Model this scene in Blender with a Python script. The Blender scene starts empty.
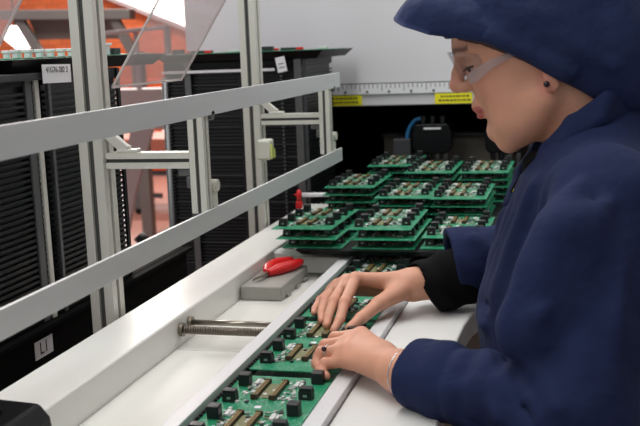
import bpy, bmesh, math, random
import numpy as np
from mathutils import Vector, Matrix

random.seed(7)
rng = np.random.RandomState(11)
SC = bpy.context.scene
COL = SC.collection

# ------------------------------------------------------------------ materials
def lin(h):
    h = h.lstrip('#')
    o = []
    for i in (0, 2, 4):
        v = int(h[i:i+2], 16) / 255.0
        o.append(v / 12.92 if v <= 0.04045 else ((v + 0.055) / 1.055) ** 2.4)
    return (o[0], o[1], o[2], 1.0)

def mat(name, col, rough=0.5, metal=0.0, var=0.0, vscale=30.0, bump=0.0, bscale=200.0, emit=None,
        estr=1.0, trans=0.0, alpha=1.0, stretch=None, sss=0.0, attr=None, spec=0.5, sheen=0.0, bdist=.002):
    m = bpy.data.materials.new(name); m.use_nodes = True
    nt = m.node_tree; b = nt.nodes['Principled BSDF']
    c = lin(col) if isinstance(col, str) else col
    b.inputs['Base Color'].default_value = c
    b.inputs['Roughness'].default_value = rough
    b.inputs['Metallic'].default_value = metal
    b.inputs['Specular IOR Level'].default_value = spec
    if sheen: b.inputs['Sheen Weight'].default_value = sheen
    if sss:
        b.inputs['Subsurface Weight'].default_value = sss
        b.inputs['Subsurface Radius'].default_value = (0.012, 0.005, 0.003)
        b.inputs['Subsurface Scale'].default_value = 0.5
    if trans: b.inputs['Transmission Weight'].default_value = trans
    if alpha < 1: b.inputs['Alpha'].default_value = alpha
    if emit:
        b.inputs['Emission Color'].default_value = lin(emit); b.inputs['Emission Strength'].default_value = estr
    tc = None
    if var or bump:
        tc = nt.nodes.new('ShaderNodeTexCoord'); src = tc.outputs['Object']
        if stretch:
            mp = nt.nodes.new('ShaderNodeMapping'); mp.inputs['Scale'].default_value = stretch
            nt.links.new(src, mp.inputs['Vector']); src = mp.outputs['Vector']
    last = None
    if attr:
        at = nt.nodes.new('ShaderNodeAttribute'); at.attribute_name = attr
        last = at.outputs['Color']; nt.links.new(last, b.inputs['Base Color'])
    if var:
        n = nt.nodes.new('ShaderNodeTexNoise'); n.inputs['Scale'].default_value = vscale; n.inputs['Detail'].default_value = 4
        nt.links.new(src, n.inputs['Vector'])
        mx = nt.nodes.new('ShaderNodeMix'); mx.data_type = 'RGBA'; mx.blend_type = 'MULTIPLY'
        mx.inputs['Factor'].default_value = 1.0
        cr = nt.nodes.new('ShaderNodeValToRGB')
        cr.color_ramp.elements[0].position = 0.3; cr.color_ramp.elements[1].position = 0.7
        lo = 1 - var; cr.color_ramp.elements[0].color = (lo, lo, lo, 1); cr.color_ramp.elements[1].color = (1, 1, 1, 1)
        nt.links.new(n.outputs['Fac'], cr.inputs['Fac'])
        if last: nt.links.new(last, mx.inputs['A'])
        else: mx.inputs['A'].default_value = c
        nt.links.new(cr.outputs['Color'], mx.inputs['B'])
        nt.links.new(mx.outputs['Result'], b.inputs['Base Color'])
    if bump:
        n2 = nt.nodes.new('ShaderNodeTexNoise'); n2.inputs['Scale'].default_value = bscale; n2.inputs['Detail'].default_value = 3
        nt.links.new(src, n2.inputs['Vector'])
        bp = nt.nodes.new('ShaderNodeBump'); bp.inputs['Strength'].default_value = bump; bp.inputs['Distance'].default_value = bdist
        nt.links.new(n2.outputs['Fac'], bp.inputs['Height']); nt.links.new(bp.outputs['Normal'], b.inputs['Normal'])
    return m

def brick_mat(name, c1, c2, mortar, scale):
    m = bpy.data.materials.new(name); m.use_nodes = True
    nt = m.node_tree; b = nt.nodes['Principled BSDF']; b.inputs['Roughness'].default_value = 0.85
    tc = nt.nodes.new('ShaderNodeTexCoord'); mp = nt.nodes.new('ShaderNodeMapping')
    mp.inputs['Rotation'].default_value = (math.radians(-90), 0, 0)
    nt.links.new(tc.outputs['Object'], mp.inputs['Vector'])
    br = nt.nodes.new('ShaderNodeTexBrick')
    br.inputs['Color1'].default_value = lin(c1); br.inputs['Color2'].default_value = lin(c2); br.inputs['Mortar'].default_value = lin(mortar)
    br.inputs['Scale'].default_value = scale; br.inputs['Mortar Size'].default_value = 0.012
    br.inputs['Brick Width'].default_value = 0.5; br.inputs['Row Height'].default_value = 0.22
    nt.links.new(mp.outputs['Vector'], br.inputs['Vector'])
    nt.links.new(br.outputs['Color'], b.inputs['Base Color'])
    return m

M = dict(
    alu=mat('anodised_aluminium', '#dddcd3', 0.42, 0.25, var=0.08, vscale=60, stretch=(1, 1, .05)),
    alub=mat('flat_aluminium_bar', '#d6d9da', 0.42, 0.2, var=0.06, vscale=40, stretch=(1, .05, 1), bump=.1, bscale=300),
    strip=mat('conveyor_rail_aluminium', '#dadadc', 0.4, 0.15, var=0.05, vscale=50, stretch=(1, .05, 1)),
    groove=mat('profile_groove_dark', '#4b4c4c', 0.6, 0.3),
    white=mat('white_enamel', '#e4e4df', 0.35, 0.0, var=0.03, vscale=8),
    cream=mat('white_enamel_base', '#e2e3dc', 0.4, 0.0, var=0.04, vscale=6),
    table=mat('white_laminate', '#d9d9d6', 0.45, 0.0, var=0.03, vscale=9),
    panel=mat('white_hood_paint', '#d6d4d9', 0.5, 0.0, var=0.02, vscale=4),
    black=mat('black_plastic', '#0d0e11', 0.4, 0.0, var=0.15, vscale=40, spec=.22),
    blackm=mat('matt_black_interior', '#0a0a0b', 0.85, 0.0, var=0.2, vscale=10, spec=.1),
    rack=mat('black_antistatic_plastic', '#15181c', 0.4, 0.0, var=0.1, vscale=50),
    relay=mat('relay_black', '#15161a', 0.38, 0.0, var=0.1, vscale=200),
    grey=mat('grey_steel', '#6f7071', 0.4, 0.6, var=0.1, vscale=40),
    dgrey=mat('dark_grey_steel', '#45464a', 0.5, 0.3, var=0.1, vscale=20),
    steel=mat('bright_steel', '#a39c90', 0.28, 0.9, var=0.1, vscale=150),
    rod=mat('threaded_steel', '#8d857a', 0.35, 0.9, var=0.15, vscale=200),
    toolgrey=mat('grey_plastic_block', '#989790', 0.55, 0.0, var=0.06, vscale=60, bump=.15, bscale=400),
    red=mat('red_plastic', '#d81e22', 0.32, 0.0, var=0.05, vscale=60),
    yellow=mat('yellow_label', '#f0e412', 0.5, 0.0),
    ink=mat('printed_ink', '#3a3a34', 0.6, 0.0),
    inkk=mat('black_ink', '#101010', 0.6, 0.0),
    paper=mat('white_paper_label', '#e6e6ea', 0.6, 0.0),
    conn=mat('connector_brown', '#4a3422', 0.45, 0.0, var=0.25, vscale=400),
    gold=mat('connector_gold', '#a98f4e', 0.4, 0.4, var=0.3, vscale=500),
    chipw=mat('component_white', '#d9dbd8', 0.4, 0.1, var=0.1, vscale=300),
    chips=mat('component_silver', '#a9b3ae', 0.35, 0.6, var=0.1, vscale=300),
    chipd=mat('component_dark', '#22262a', 0.45, 0.0),
    chipt=mat('component_tan', '#7c7d58', 0.5, 0.0),
    brick=brick_mat('orange_brick', '#cf6a3c', '#c05c30', '#9a4c32', 3.2),
    floor=mat('red_brown_floor_paint', '#9a6a5e', 0.5, 0.0, var=0.12, vscale=2.5),
    ceil=mat('ceiling_paint', '#c8c8c4', 0.8, 0.0),
    winlit=mat('bright_window_glass', '#ffffff', 0.5, 0.0, emit='#fff6ee', estr=6.0),
    dframe=mat('dark_hood_metal', '#6b6664', 0.55, 0.1, var=0.1, vscale=4),
    hoodin=mat('brown_grey_hood_panel', '#6d605d', 0.6, 0.1),
    orange=mat('orange_paint', '#c4501f', 0.5, 0.0, var=0.15, vscale=10),
    bench=mat('red_brown_board', '#a05a48', 0.6, 0.0, var=0.1, vscale=10),
    pinkw=mat('pinkish_white_panel', '#b7a5a6', 0.6, 0.0, var=0.05, vscale=4),
    pipe=mat('beige_pipe', '#c3ab9d', 0.45, 0.0),
    blue=mat('blue_hose', '#2f74a8', 0.4, 0.0),
    sensor=mat('ivory_plastic', '#cfd0c4', 0.45, 0.0),
    lime=mat('lime_plastic', '#d3dd7e', 0.4, 0.0),
    cabinet=mat('brown_grey_cabinet', '#a89e90', 0.6, 0.0, var=0.06, vscale=8),
    cavity=mat('brown_grey_cavity', '#8a847a', 0.6, 0.0, var=0.2, vscale=12),
    navy=mat('navy_cotton', '#1a2548', 0.85, 0.0, var=0.12, vscale=14, bump=.45, bscale=20, bdist=.014, spec=.2),
    navyc=mat('navy_cap_cotton', '#1b2a52', 0.75, 0.0, var=0.14, vscale=18, bump=.5, bscale=24, bdist=.012, spec=.3),
    knit=mat('black_knit', '#08080a', 0.9, 0.0, bump=.4, bscale=700, spec=.15),
    skin=mat('skin', '#d9a287', 0.5, 0.0, attr='tint', var=0.06, vscale=60, bump=.12, bscale=350, sss=.12, spec=.4),
    hair=mat('auburn_hair', '#4a261a', 0.5, 0.0, var=0.3, vscale=120, stretch=(.2, 1, 1)),
    eyew=mat('eye_white', '#d9d4d0', 0.2, 0.0),
    iris=mat('iris_brown', '#2c1c14', 0.15, 0.0),
    lash=mat('dark_lash', '#1b1210', 0.6, 0.0),
    trouser=mat('dark_trouser_cloth', '#23262e', 0.85, 0.0),
    shoe=mat('black_shoe_leather', '#121214', 0.45, 0.0),
    silver=mat('silver', '#cfcfd2', 0.2, 1.0),
    stone=mat('dark_gem', '#1c1222', 0.1, 0.0),
)

def clear_mat(name, tint, fac, rough=0.05):
    m = bpy.data.materials.new(name); m.use_nodes = True
    nt = m.node_tree; nt.nodes.remove(nt.nodes['Principled BSDF'])
    out = nt.nodes['Material Output']
    tr = nt.nodes.new('ShaderNodeBsdfTransparent'); tr.inputs['Color'].default_value = lin(tint)
    gl = nt.nodes.new('ShaderNodeBsdfGlossy'); gl.inputs['Roughness'].default_value = rough
    di = nt.nodes.new('ShaderNodeBsdfDiffuse'); di.inputs['Color'].default_value = lin('#d8d2d6')
    lw0 = nt.nodes.new('ShaderNodeLayerWeight'); lw0.inputs['Blend'].default_value = .5
    lw = nt.nodes.new('ShaderNodeMath'); lw.operation = 'POWER'; lw.inputs[1].default_value = 4.0; nt.links.new(lw0.outputs['Facing'], lw.inputs[0])
    lw2 = nt.nodes.new('ShaderNodeMath'); lw2.operation = 'MULTIPLY_ADD'; lw2.inputs[1].default_value = .5; lw2.inputs[2].default_value = .02; nt.links.new(lw.outputs[0], lw2.inputs[0])
    ts = nt.nodes.new('ShaderNodeBsdfTranslucent'); ts.inputs['Color'].default_value = lin('#e6e0e2')
    dm = nt.nodes.new('ShaderNodeMixShader'); dm.inputs[0].default_value = .5
    nt.links.new(di.outputs[0], dm.inputs[1]); nt.links.new(ts.outputs[0], dm.inputs[2])
    a = nt.nodes.new('ShaderNodeMixShader'); b = nt.nodes.new('ShaderNodeMixShader')
    a.inputs[0].default_value = fac
    nt.links.new(tr.outputs[0], a.inputs[1]); nt.links.new(dm.outputs[0], a.inputs[2])
    nt.links.new(lw2.outputs[0], b.inputs[0]); nt.links.new(a.outputs[0], b.inputs[1]); nt.links.new(gl.outputs[0], b.inputs[2])
    nt.links.new(b.outputs[0], out.inputs['Surface'])
    return m
M['acrylic'] = clear_mat('clear_acrylic', '#f6f0f1', 0.16, 0.15)
M['acredge'] = mat('acrylic_cut_edge', '#d9d2cf', 0.3, 0.0, alpha=.75)
M['lens'] = clear_mat('clear_safety_lens', '#f6f7f8', 0.045, 0.04)
M['lensarm'] = clear_mat('clear_plastic_arm', '#f0f0f2', 0.30, 0.08)

# PCB: green solder mask with faint lighter traces
def pcb_mat():
    m = bpy.data.materials.new('green_solder_mask'); m.use_nodes = True
    nt = m.node_tree; b = nt.nodes['Principled BSDF']; b.inputs['Roughness'].default_value = 0.38
    tc = nt.nodes.new('ShaderNodeTexCoord')
    br = nt.nodes.new('ShaderNodeTexBrick'); br.inputs['Scale'].default_value = 90
    br.inputs['Color1'].default_value = lin('#0b8257'); br.inputs['Color2'].default_value = lin('#0a7650'); br.inputs['Mortar'].default_value = lin('#1f9b6f')
    br.inputs['Mortar Size'].default_value = 0.03
    nt.links.new(tc.outputs['Object'], br.inputs['Vector'])
    vo = nt.nodes.new('ShaderNodeTexVoronoi'); vo.inputs['Scale'].default_value = 330
    nt.links.new(tc.outputs['Object'], vo.inputs['Vector'])
    nz = nt.nodes.new('ShaderNodeTexNoise'); nz.inputs['Scale'].default_value = 45; nt.links.new(tc.outputs['Object'], nz.inputs['Vector'])
    mu = nt.nodes.new('ShaderNodeMath'); mu.operation = 'MULTIPLY_ADD'; mu.inputs[1].default_value = -1.0
    nt.links.new(vo.outputs['Distance'], mu.inputs[0]); nt.links.new(nz.outputs['Fac'], mu.inputs[2])
    cr = nt.nodes.new('ShaderNodeValToRGB'); cr.color_ramp.elements[0].position = .20; cr.color_ramp.elements[1].position = .26
    cr.color_ramp.elements[1].color = (.75, .75, .75, 1)
    nt.links.new(mu.outputs[0], cr.inputs['Fac'])
    mx = nt.nodes.new('ShaderNodeMix'); mx.data_type = 'RGBA'; mx.inputs['B'].default_value = lin('#9cc7b4')
    nt.links.new(cr.outputs['Color'], mx.inputs['Factor']); nt.links.new(br.outputs['Color'], mx.inputs['A'])
    nt.links.new(mx.outputs['Result'], b.inputs['Base Color'])
    return m
M['pcb'] = pcb_mat()

# ------------------------------------------------------------------ mesh builder
class MB:
    def __init__(s): s.bm = bmesh.new(); s.mi = 0
    def _new(s, vs, fs):
        V = [s.bm.verts.new(v) for v in vs]
        for f in fs:
            try:
                F = s.bm.faces.new([V[i] for i in f]); F.material_index = s.mi
            except ValueError: pass
        return V
    def m(s, i): s.mi = i; return s
    def box(s, a, b):
        x0, y0, z0 = (min(a[i], b[i]) for i in range(3)); x1, y1, z1 = (max(a[i], b[i]) for i in range(3))
        s._new([(x0,y0,z0),(x1,y0,z0),(x1,y1,z0),(x0,y1,z0),(x0,y0,z1),(x1,y0,z1),(x1,y1,z1),(x0,y1,z1)],
               [(0,3,2,1),(4,5,6,7),(0,1,5,4),(1,2,6,5),(2,3,7,6),(3,0,4,7)]); return s
    def cbox(s, c, d): return s.box([c[i]-d[i]/2 for i in range(3)], [c[i]+d[i]/2 for i in range(3)])
    def obox(s, p, q, w, h, upv=(0,0,1)):        # bar from p to q, width w, height h
        p = Vector(p); q = Vector(q); d = (q-p).normalized(); r = d.cross(Vector(upv)).normalized(); u = r.cross(d)
        vs = []
        for e in (p, q):
            for a, b in ((-1,-1),(1,-1),(1,1),(-1,1)): vs.append(e + r*(a*w/2) + u*(b*h/2))
        s._new(vs, [(0,1,2,3),(7,6,5,4),(0,4,5,1),(1,5,6,2),(2,6,7,3),(3,7,4,0)]); return s
    def prism(s, pts, z0, z1, axis='z'):          # polygon (2D) extruded along an axis
        n = len(pts)
        def P(a, b, c):
            return {'z': (a,b,c), 'x': (c,a,b), 'y': (a,c,b)}[axis]
        vs = [P(a,b,z0) for a,b in pts] + [P(a,b,z1) for a,b in pts]
        fs = [tuple(range(n))[::-1], tuple(range(n, 2*n))] + [(i,(i+1)%n,n+(i+1)%n,n+i) for i in range(n)]
        s._new(vs, fs); return s
    def tube(s, pts, r, n=12, cap=True):
        pts = [Vector(p) for p in pts]; rs = r if isinstance(r, (list, tuple)) else [r]*len(pts)
        rings = []; prev = None
        for i, p in enumerate(pts):
            d = (pts[min(i+1, len(pts)-1)] - pts[max(i-1, 0)]).normalized()
            if prev is None:
                prev = d.orthogonal().normalized()
            x = (prev - d*prev.dot(d)).normalized(); y = d.cross(x); prev = x
            rings.append([s.bm.verts.new(p + (x*math.cos(t) + y*math.sin(t))*rs[i]) for t in [2*math.pi*k/n for k in range(n)]])
        for a, b in zip(rings, rings[1:]):
            for k in range(n):
                F = s.bm.faces.new((a[k], a[(k+1)%n], b[(k+1)%n], b[k])); F.material_index = s.mi
        if cap:
            F = s.bm.faces.new(rings[0][::-1]); F.material_index = s.mi
            F = s.bm.faces.new(rings[-1]); F.material_index = s.mi
        return s
    def sphere(s, c, r, n=12):
        r = r if isinstance(r, (list, tuple)) else (r, r, r)
        vs = [(c[0], c[1], c[2]+r[2])]
        for i in range(1, n):
            t = math.pi*i/n
            for k in range(2*n):
                p = math.pi*k/n
                vs.append((c[0]+r[0]*math.sin(t)*math.cos(p), c[1]+r[1]*math.sin(t)*math.sin(p), c[2]+r[2]*math.cos(t)))
        vs.append((c[0], c[1], c[2]-r[2])); m = 2*n; fs = []
        for k in range(m): fs.append((0, 1+k, 1+(k+1)%m))
        for i in range(n-2):
            for k in range(m): fs.append((1+i*m+k, 1+(i+1)*m+k, 1+(i+1)*m+(k+1)%m, 1+i*m+(k+1)%m))
        L = len(vs)-1; b = 1+(n-2)*m
        for k in range(m): fs.append((b+k, L, b+(k+1)%m))
        s._new(vs, fs); return s
    def mesh(s, name, mats, bevel=0, smooth=False, seg=2):
        bmesh.ops.recalc_face_normals(s.bm, faces=s.bm.faces)
        if bevel:
            es = [e for e in s.bm.edges if len(e.link_faces) == 2 and e.calc_face_angle(0) > 0.6]
            bmesh.ops.bevel(s.bm, geom=es, offset=bevel, segments=seg, affect='EDGES', profile=0.5, clamp_overlap=True)
        me = bpy.data.meshes.new(name); s.bm.to_mesh(me); s.bm.free()
        for k in (mats if isinstance(mats, (list, tuple)) else [mats]): me.materials.append(M[k] if isinstance(k, str) else k)
        if smooth:
            for p in me.polygons: p.use_smooth = True
        return me
    def build(s, name, mats, parent=None, bevel=0, smooth=False, seg=2):
        me = s.mesh(name, mats, bevel, smooth, seg)
        return link(name, me, parent)

def link(name, me, parent=None, loc=None):
    o = bpy.data.objects.new(name, me); COL.objects.link(o)
    if parent is not None:
        o.parent = parent
        if loc is None: o.matrix_parent_inverse = parent.matrix_basis.inverted()
    if loc is not None: o.location = loc
    return o
def empty(name, loc=(0,0,0), rz=0):
    o = bpy.data.objects.new(name, None); COL.objects.link(o); o.location = loc; o.rotation_euler = (0,0,rz)
    o.empty_display_size = .05
    return o
def tag(o, label=None, cat=None, group=None, kind=None):
    if label: o['label'] = label
    if cat: o['category'] = cat
    if group: o['group'] = group
    if kind: o['kind'] = kind
    return o
def copy_tree(o, parent=None):
    c = o.copy(); COL.objects.link(c); c.parent = parent
    for ch in list(o.children): copy_tree(ch, c)
    return c
def text_mesh(name, body, size, material, origin, xdir, ydir, parent, depth=0.0002):
    cu = bpy.data.curves.new('t', 'FONT'); cu.body = body; cu.size = size; cu.extrude = depth
    cu.align_x = 'CENTER'; cu.align_y = 'CENTER'
    t = bpy.data.objects.new('t', cu); COL.objects.link(t)
    dg = bpy.context.evaluated_depsgraph_get(); dg.update()
    me = bpy.data.meshes.new_from_object(t.evaluated_get(dg))
    bpy.data.objects.remove(t); bpy.data.curves.remove(cu)
    x = Vector(xdir).normalized(); y = Vector(ydir).normalized(); z = x.cross(y)
    mt = Matrix((x, y, z)).transposed().to_4x4(); mt.translation = Vector(origin)
    me.transform(mt); me.materials.clear(); me.materials.append(M[material])
    return link(name, me, parent)
# ------------------------------------------------------------------ setting
def struct(o): o['kind'] = 'structure'; return o
struct(MB().box((-7, -2.5, -0.1), (4, 11.1, 0)).build('floor', 'floor'))
struct(MB().box((-7, -2.5, 4.2), (4, 11.1, 4.3)).build('ceiling', 'ceil'))
# brick end wall with an opening for the bright window
wb = MB()
wb.box((-7, 11, 0), (4, 11.1, 4.2))
struct(wb.build('wall_back', 'brick'))
w1 = empty('window_1', (-5.2, 10.98, 2.4)); struct(w1)
gl = MB(); gl.prism([(-5.45, 2.11), (-4.2, 1.587), (-4.2, 3.2), (-5.45, 3.2)], 10.95, 10.985, 'y'); gl.build('glass_pane', 'winlit', w1)
fr = MB()
fr.obox((-5.47, 10.96, 2.09), (-4.18, 10.96, 1.55), .06, .05); fr.obox((-4.18, 10.96, 1.56), (-4.18, 10.96, 3.2), .06, .05)
fr.obox((-5.48, 10.96, 2.09), (-5.48, 10.96, 3.2), .06, .05); fr.obox((-5.5, 10.96, 3.22), (-4.15, 10.96, 3.22), .06, .05)
fr.build('window_frame', 'pinkw', w1)

# ------------------------------------------------------------------ conveyor machine: base body
mach = empty('conveyor_base', (-.5, 1.6, 0))
tag(mach, 'white conveyor machine base with channel beam and sunken pan under the aluminium bars', 'conveyor')
MB().box((-.714, .62, .02), (-.30, 2.56, .924)).build('machine_body', 'cream', mach, bevel=.004)
bm_ = MB(); bm_.prism([(-.714, .925), (-.62, .925), (-.62, .98), (-.714, .98)], 1.005, 2.56, 'y')
bm_.build('channel_beam', 'white', mach, bevel=.0035, seg=3)
pn = MB(); pn.box((-.6195, .62, .9245), (-.468, 1.425, .930)); pn.box((-.6195, 1.428, .9245), (-.468, 1.93, .930))
pn.build('pan_plate', 'cream', mach, bevel=.0008)
MB().prism([(-.6195, .9302), (-.468, .9302), (-.468, .965), (-.56, .965), (-.6195, .975)], 1.965, 2.01, 'y').build('end_block', 'white', mach, bevel=.003)
mr = MB(); mr.box((-.468, .62, .9245), (-.4465, 2.56, .972)); mr.build('inner_rail', 'strip', mach, bevel=.0012)
mr = MB(); mr.box((-.3095, .62, .9245), (-.2865, 2.56, .966)); mr.build('outer_rail', 'strip', mach, bevel=.0012)
# transport chains beside the boards
ch = MB()
for xx in (-.4445,):
    ch.box((xx-.001, .62, .945), (xx+.0022, 2.56, .956))
    y = .63
    while y < 2.55:
        ch.box((xx-.0014, y, .9562), (xx+.0028, y+.006, .962)); y += .0105
tag(ch.build('transport_chain', 'black', mach), 'black toothed transport chain', None)
# black moulded end cap at the near end of the channel beam
ec = empty('beam_end_cap', (-.67, .99, .93)); tag(ec, 'black moulded end cap on the near end of the white beam, cut by the frame', 'end cap')
e1 = MB(); e1.prism([(-.745, .925), (-.604, .925), (-.610, .974), (-.623, .990), (-.745, .996)], .90, 1.022, 'y'); e1.build('cap_shell', 'black', ec, bevel=.006, seg=4)
e1 = MB(); e1.obox((-.745, .966, .9985), (-.645, .966, .9955), .02, .006); e1.build('raised_rib', 'black', ec, bevel=.002)

# lead screw and guide rod across the pan
ls = empty('lead_screw', (-.62, 1.46, .95)); tag(ls, 'threaded steel width-adjusting lead screw crossing the white pan', 'lead screw')
t = MB(); t.tube([(-.618, 1.447, .9565), (-.4685, 1.447, .9565)], .0048, 14)
n = 34
prev = []
hp = [(-.612 + .143*i/(n*8), 1.447+.0058*math.cos(2*math.pi*i/8), .9565+.0058*math.sin(2*math.pi*i/8)) for i in range(n*8+1)]
t.tube(hp, .0015, 6)
t.build('threaded_shaft', 'rod', ls, smooth=True)
MB().tube([(-.619, 1.447, .9565), (-.613, 1.447, .9565)], .011, 18).build('bearing_collar', 'rod', ls)
gr = empty('guide_rod', (-.62, 1.49, .95)); tag(gr, 'smooth steel guide rod just behind the threaded lead screw', 'rod')
MB().tube([(-.6195, 1.485, .9585), (-.4685, 1.485, .9585)], .0046, 16).build('shaft', 'steel', gr, smooth=True)
MB().tube([(-.6198, 1.485, .9585), (-.6130, 1.485, .9585)], .0095, 16).build('shaft_collar', 'rod', gr)

# grey tool block with the red-handled snips on top
tb = empty('tool_block', (-.575, 1.83, .93)); tag(tb, 'grey plastic block lying in the white pan under the red-handled snips', 'block')
b = MB(); b.box((-.6165, 1.735, .9305), (-.536, 1.925, .957)); b.build('block_body', 'toolgrey', tb, bevel=.003, seg=3)
for y in (1.775, 1.84, 1.895): MB().box((-.5362, y-.011, .931), (-.5315, y+.011, .937)).build('side_foot', 'toolgrey', tb, bevel=.001)
sn = empty('snips', (-.575, 1.85, .9575)); tag(sn, 'small snips with bright red handles resting on the grey block', 'snips')
def curve3(pts, r, name, m, par, n=10, sub=6):
    P = [Vector(p) for p in pts]; out = []; rr = []
    for i in range(len(P)-1):
        p0 = P[max(i-1, 0)]; p1 = P[i]; p2 = P[i+1]; p3 = P[min(i+2, len(P)-1)]
        for k in range(sub):
            t = k/sub
            out.append(0.5*((2*p1)+(-p0+p2)*t+(2*p0-5*p1+4*p2-p3)*t*t+(-p0+3*p1-3*p2+p3)*t**3))
            rr.append(r[i]*(1-t)+r[i+1]*t if isinstance(r, (list, tuple)) else r)
    out.append(P[-1]); rr.append(r[-1] if isinstance(r, (list, tuple)) else r)
    return MB().tube(out, rr, n).build(name, m, par, smooth=True)
zt = .9575
for dx, dy in ((.0, 0), (.0, 0)):
    pass
curve3([(-.584, 1.812, zt+.008), (-.570, 1.838, zt+.010), (-.553, 1.872, zt+.011), (-.545, 1.908, zt+.010)], [.006, .0115, .011, .007], 'handle', 'red', sn)
curve3([(-.588, 1.815, zt+.009), (-.594, 1.845, zt+.011), (-.587, 1.888, zt+.011), (-.568, 1.922, zt+.010)], [.006, .011, .011, .007], 'handle', 'red', sn)
sp = MB(); sp.prism([(-.587, 1.815), (-.572, 1.868), (-.569, 1.89), (-.580, 1.87), (-.590, 1.83)], zt+.004, zt+.010); sp.build('return_spring', 'red', sn, bevel=.001)
jw = MB(); jw.prism([(-.5815, 1.814), (-.592, 1.820), (-.5975, 1.785), (-.6005, 1.760), (-.594, 1.780)], zt+.003, zt+.008); jw.build('jaw', 'steel', sn, bevel=.001)
jw = MB(); jw.prism([(-.5835, 1.812), (-.5925, 1.816), (-.5905, 1.785), (-.5965, 1.757), (-.5860, 1.785)], zt+.0082, zt+.011); jw.build('jaw', 'steel', sn, bevel=.0008)

# white worktop beside the conveyor
wt = empty('worktop', (-.2, 1.5, .94)); tag(wt, 'white worktop along the conveyor where the black sleeve rests', 'table')
edge = [(-.286, .62), (-.150, .62), (-.160, 1.15), (-.176, 1.40), (-.174, 1.53), (-.168, 1.60), (-.155, 1.655), (-.125, 1.70), (-.06, 1.74), (.05, 1.76), (.55, 1.76), (.55, 2.93), (-.286, 2.93)]
MB().prism(edge, .915, .9555).build('tabletop', 'table', wt, bevel=.004, seg=3)
for x, y in ((-.23, .75), (-.23, 1.9), (.5, 1.85), (.5, 2.85)):
    MB().box((x-.02, y-.02, 0), (x+.02, y+.02, .915)).build('leg', 'dgrey', wt)
MB().box((-.25, 1.785, .02), (.48, 2.83, .9145)).build('under_cabinet', 'cabinet', wt, bevel=.004)
MB().box((-.285, 1.0, .45), (-.255, 2.8, .914)).build('apron_panel', 'cavity', wt)

# ------------------------------------------------------------------ aluminium guard frame
def profile(a, b, s, name, par, mats=('alu', 'groove'), nface=4):
    # T-slot extrusion along one axis from corner a to corner b with recessed dark grooves
    ax = max(range(3), key=lambda i: abs(b[i]-a[i])); o = [i for i in range(3) if i != ax]
    c = [(a[i]+b[i])/2 for i in range(3)]; h = [abs(b[o[0]]-a[o[0]])/2, abs(b[o[1]]-a[o[1]])/2]
    g = s*.12; d = s*.16; e = s*.30
    P = []
    hx, hy = h
    q = [(-hx, -hy), (-g, -hy), (-g, -hy+d), (g, -hy+d), (g, -hy), (hx, -hy), (hx, -g), (hx-d, -g), (hx-d, g), (hx, g), (hx, hy), (g, hy), (g, hy-d), (-g, hy-d), (-g, hy), (-hx, hy), (-hx, g), (-hx+d, g), (-hx+d, -g), (-hx, -g)]
    pts = [(c[o[0]]+x, c[o[1]]+y) for x, y in q]
    m = MB()
    axis = 'xyz'[ax]
    n = len(pts)
    def PT(u, v, w):
        r = [0, 0, 0]; r[o[0]] = u; r[o[1]] = v; r[ax] = w; return tuple(r)
    lo, hi = min(a[ax], b[ax]), max(a[ax], b[ax])
    V = [m.bm.verts.new(PT(u, v, lo)) for u, v in pts] + [m.bm.verts.new(PT(u, v, hi)) for u, v in pts]
    for i in range(n):
        F = m.bm.faces.new((V[i], V[(i+1) % n], V[n+(i+1) % n], V[n+i]))
        F.material_index = 1 if i in (2, 7, 12, 17) else 0
    m.bm.faces.new(V[:n]); m.bm.faces.new(V[n:])
    return m.build(name, list(mats), par)

gf = empty('aluminium_stand', (-.745, 1.45, 0)); tag(gf, 'aluminium T-slot frame of two tall posts with short arms left of the conveyor', 'frame')
def station(y, first):
    pp = profile((-.765, y-.02, 0), (-.725, y+.02, 2.3), .04, 'post', gf)
    profile((-.7245, y-.0125, 1.2185), (-.5835, y+.0125, 1.2435), .025, 'cross_arm', gf)
    profile((-.583, y-.0125, 1.148), (-.558, y+.0125, 1.3285), .025, 'hanger', gf)
    k = MB(); k.obox((-.722, y-.006, 1.275), (-.690, y-.006, 1.2475), .016, .010, (0,1,0)); k.box((-.705, y-.012, 1.2437), (-.672, y+.010, 1.2490)); k.sphere((-.688, y-.002, 1.2515), .0045, 6)
    k.build('corner_bracket', 'alu', gf, bevel=.001)
    k = MB(); k.box((-.5615, y+.0128, 1.152), (-.5605+.004, y+.034, 1.192)); k.tube([(-.5655, y+.024, 1.187), (-.5515, y+.024, 1.187)], .010, 14); k.box((-.5815, y+.0128, 1.152), (-.558, y+.0165, 1.180))
    k.build('bar_clamp', 'sensor', gf, bevel=.001)
    k = MB(); k.box((-.5815, y+.0128, 1.283), (-.558, y+.0165, 1.318)); k.tube([(-.5655, y+.022, 1.298), (-.5525, y+.022, 1.298)], .008, 12)
    k.build('bar_clamp', 'grey', gf, bevel=.001)
    k = MB(); k.box((-.606, y-.008, 1.206), (-.5835, y+.008, 1.2180)); k.box((-.594, y-.006, 1.186), (-.5835, y+.006, 1.206))
    k.build('corner_bracket', 'grey', gf, bevel=.003)
station(1.45, True); station(2.2575, False)
profile((-.765, 1.4705, 2.26), (-.725, 2.2370, 2.30), .04, 'top_rail', gf)
for nm, z0, z1, lab in (('guard_bar', 1.2985, 1.333, 'upper of the two long flat aluminium bars crossing the left side'), ('guard_bar', 1.1225, 1.1535, 'lower of the two long flat aluminium bars crossing the left side')):
    g = MB().box((-.5575, .30, z0), (-.5525, 2.338, z1)).build(nm, 'alub', None, bevel=.0008)
    tag(g, lab, 'bar', 'flat guard bars')
sb = empty('sensor_box', (-.70, 2.225, 1.16)); tag(sb, 'ivory plastic sensor box with lime edge on the farther frame post', 'sensor')
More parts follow.
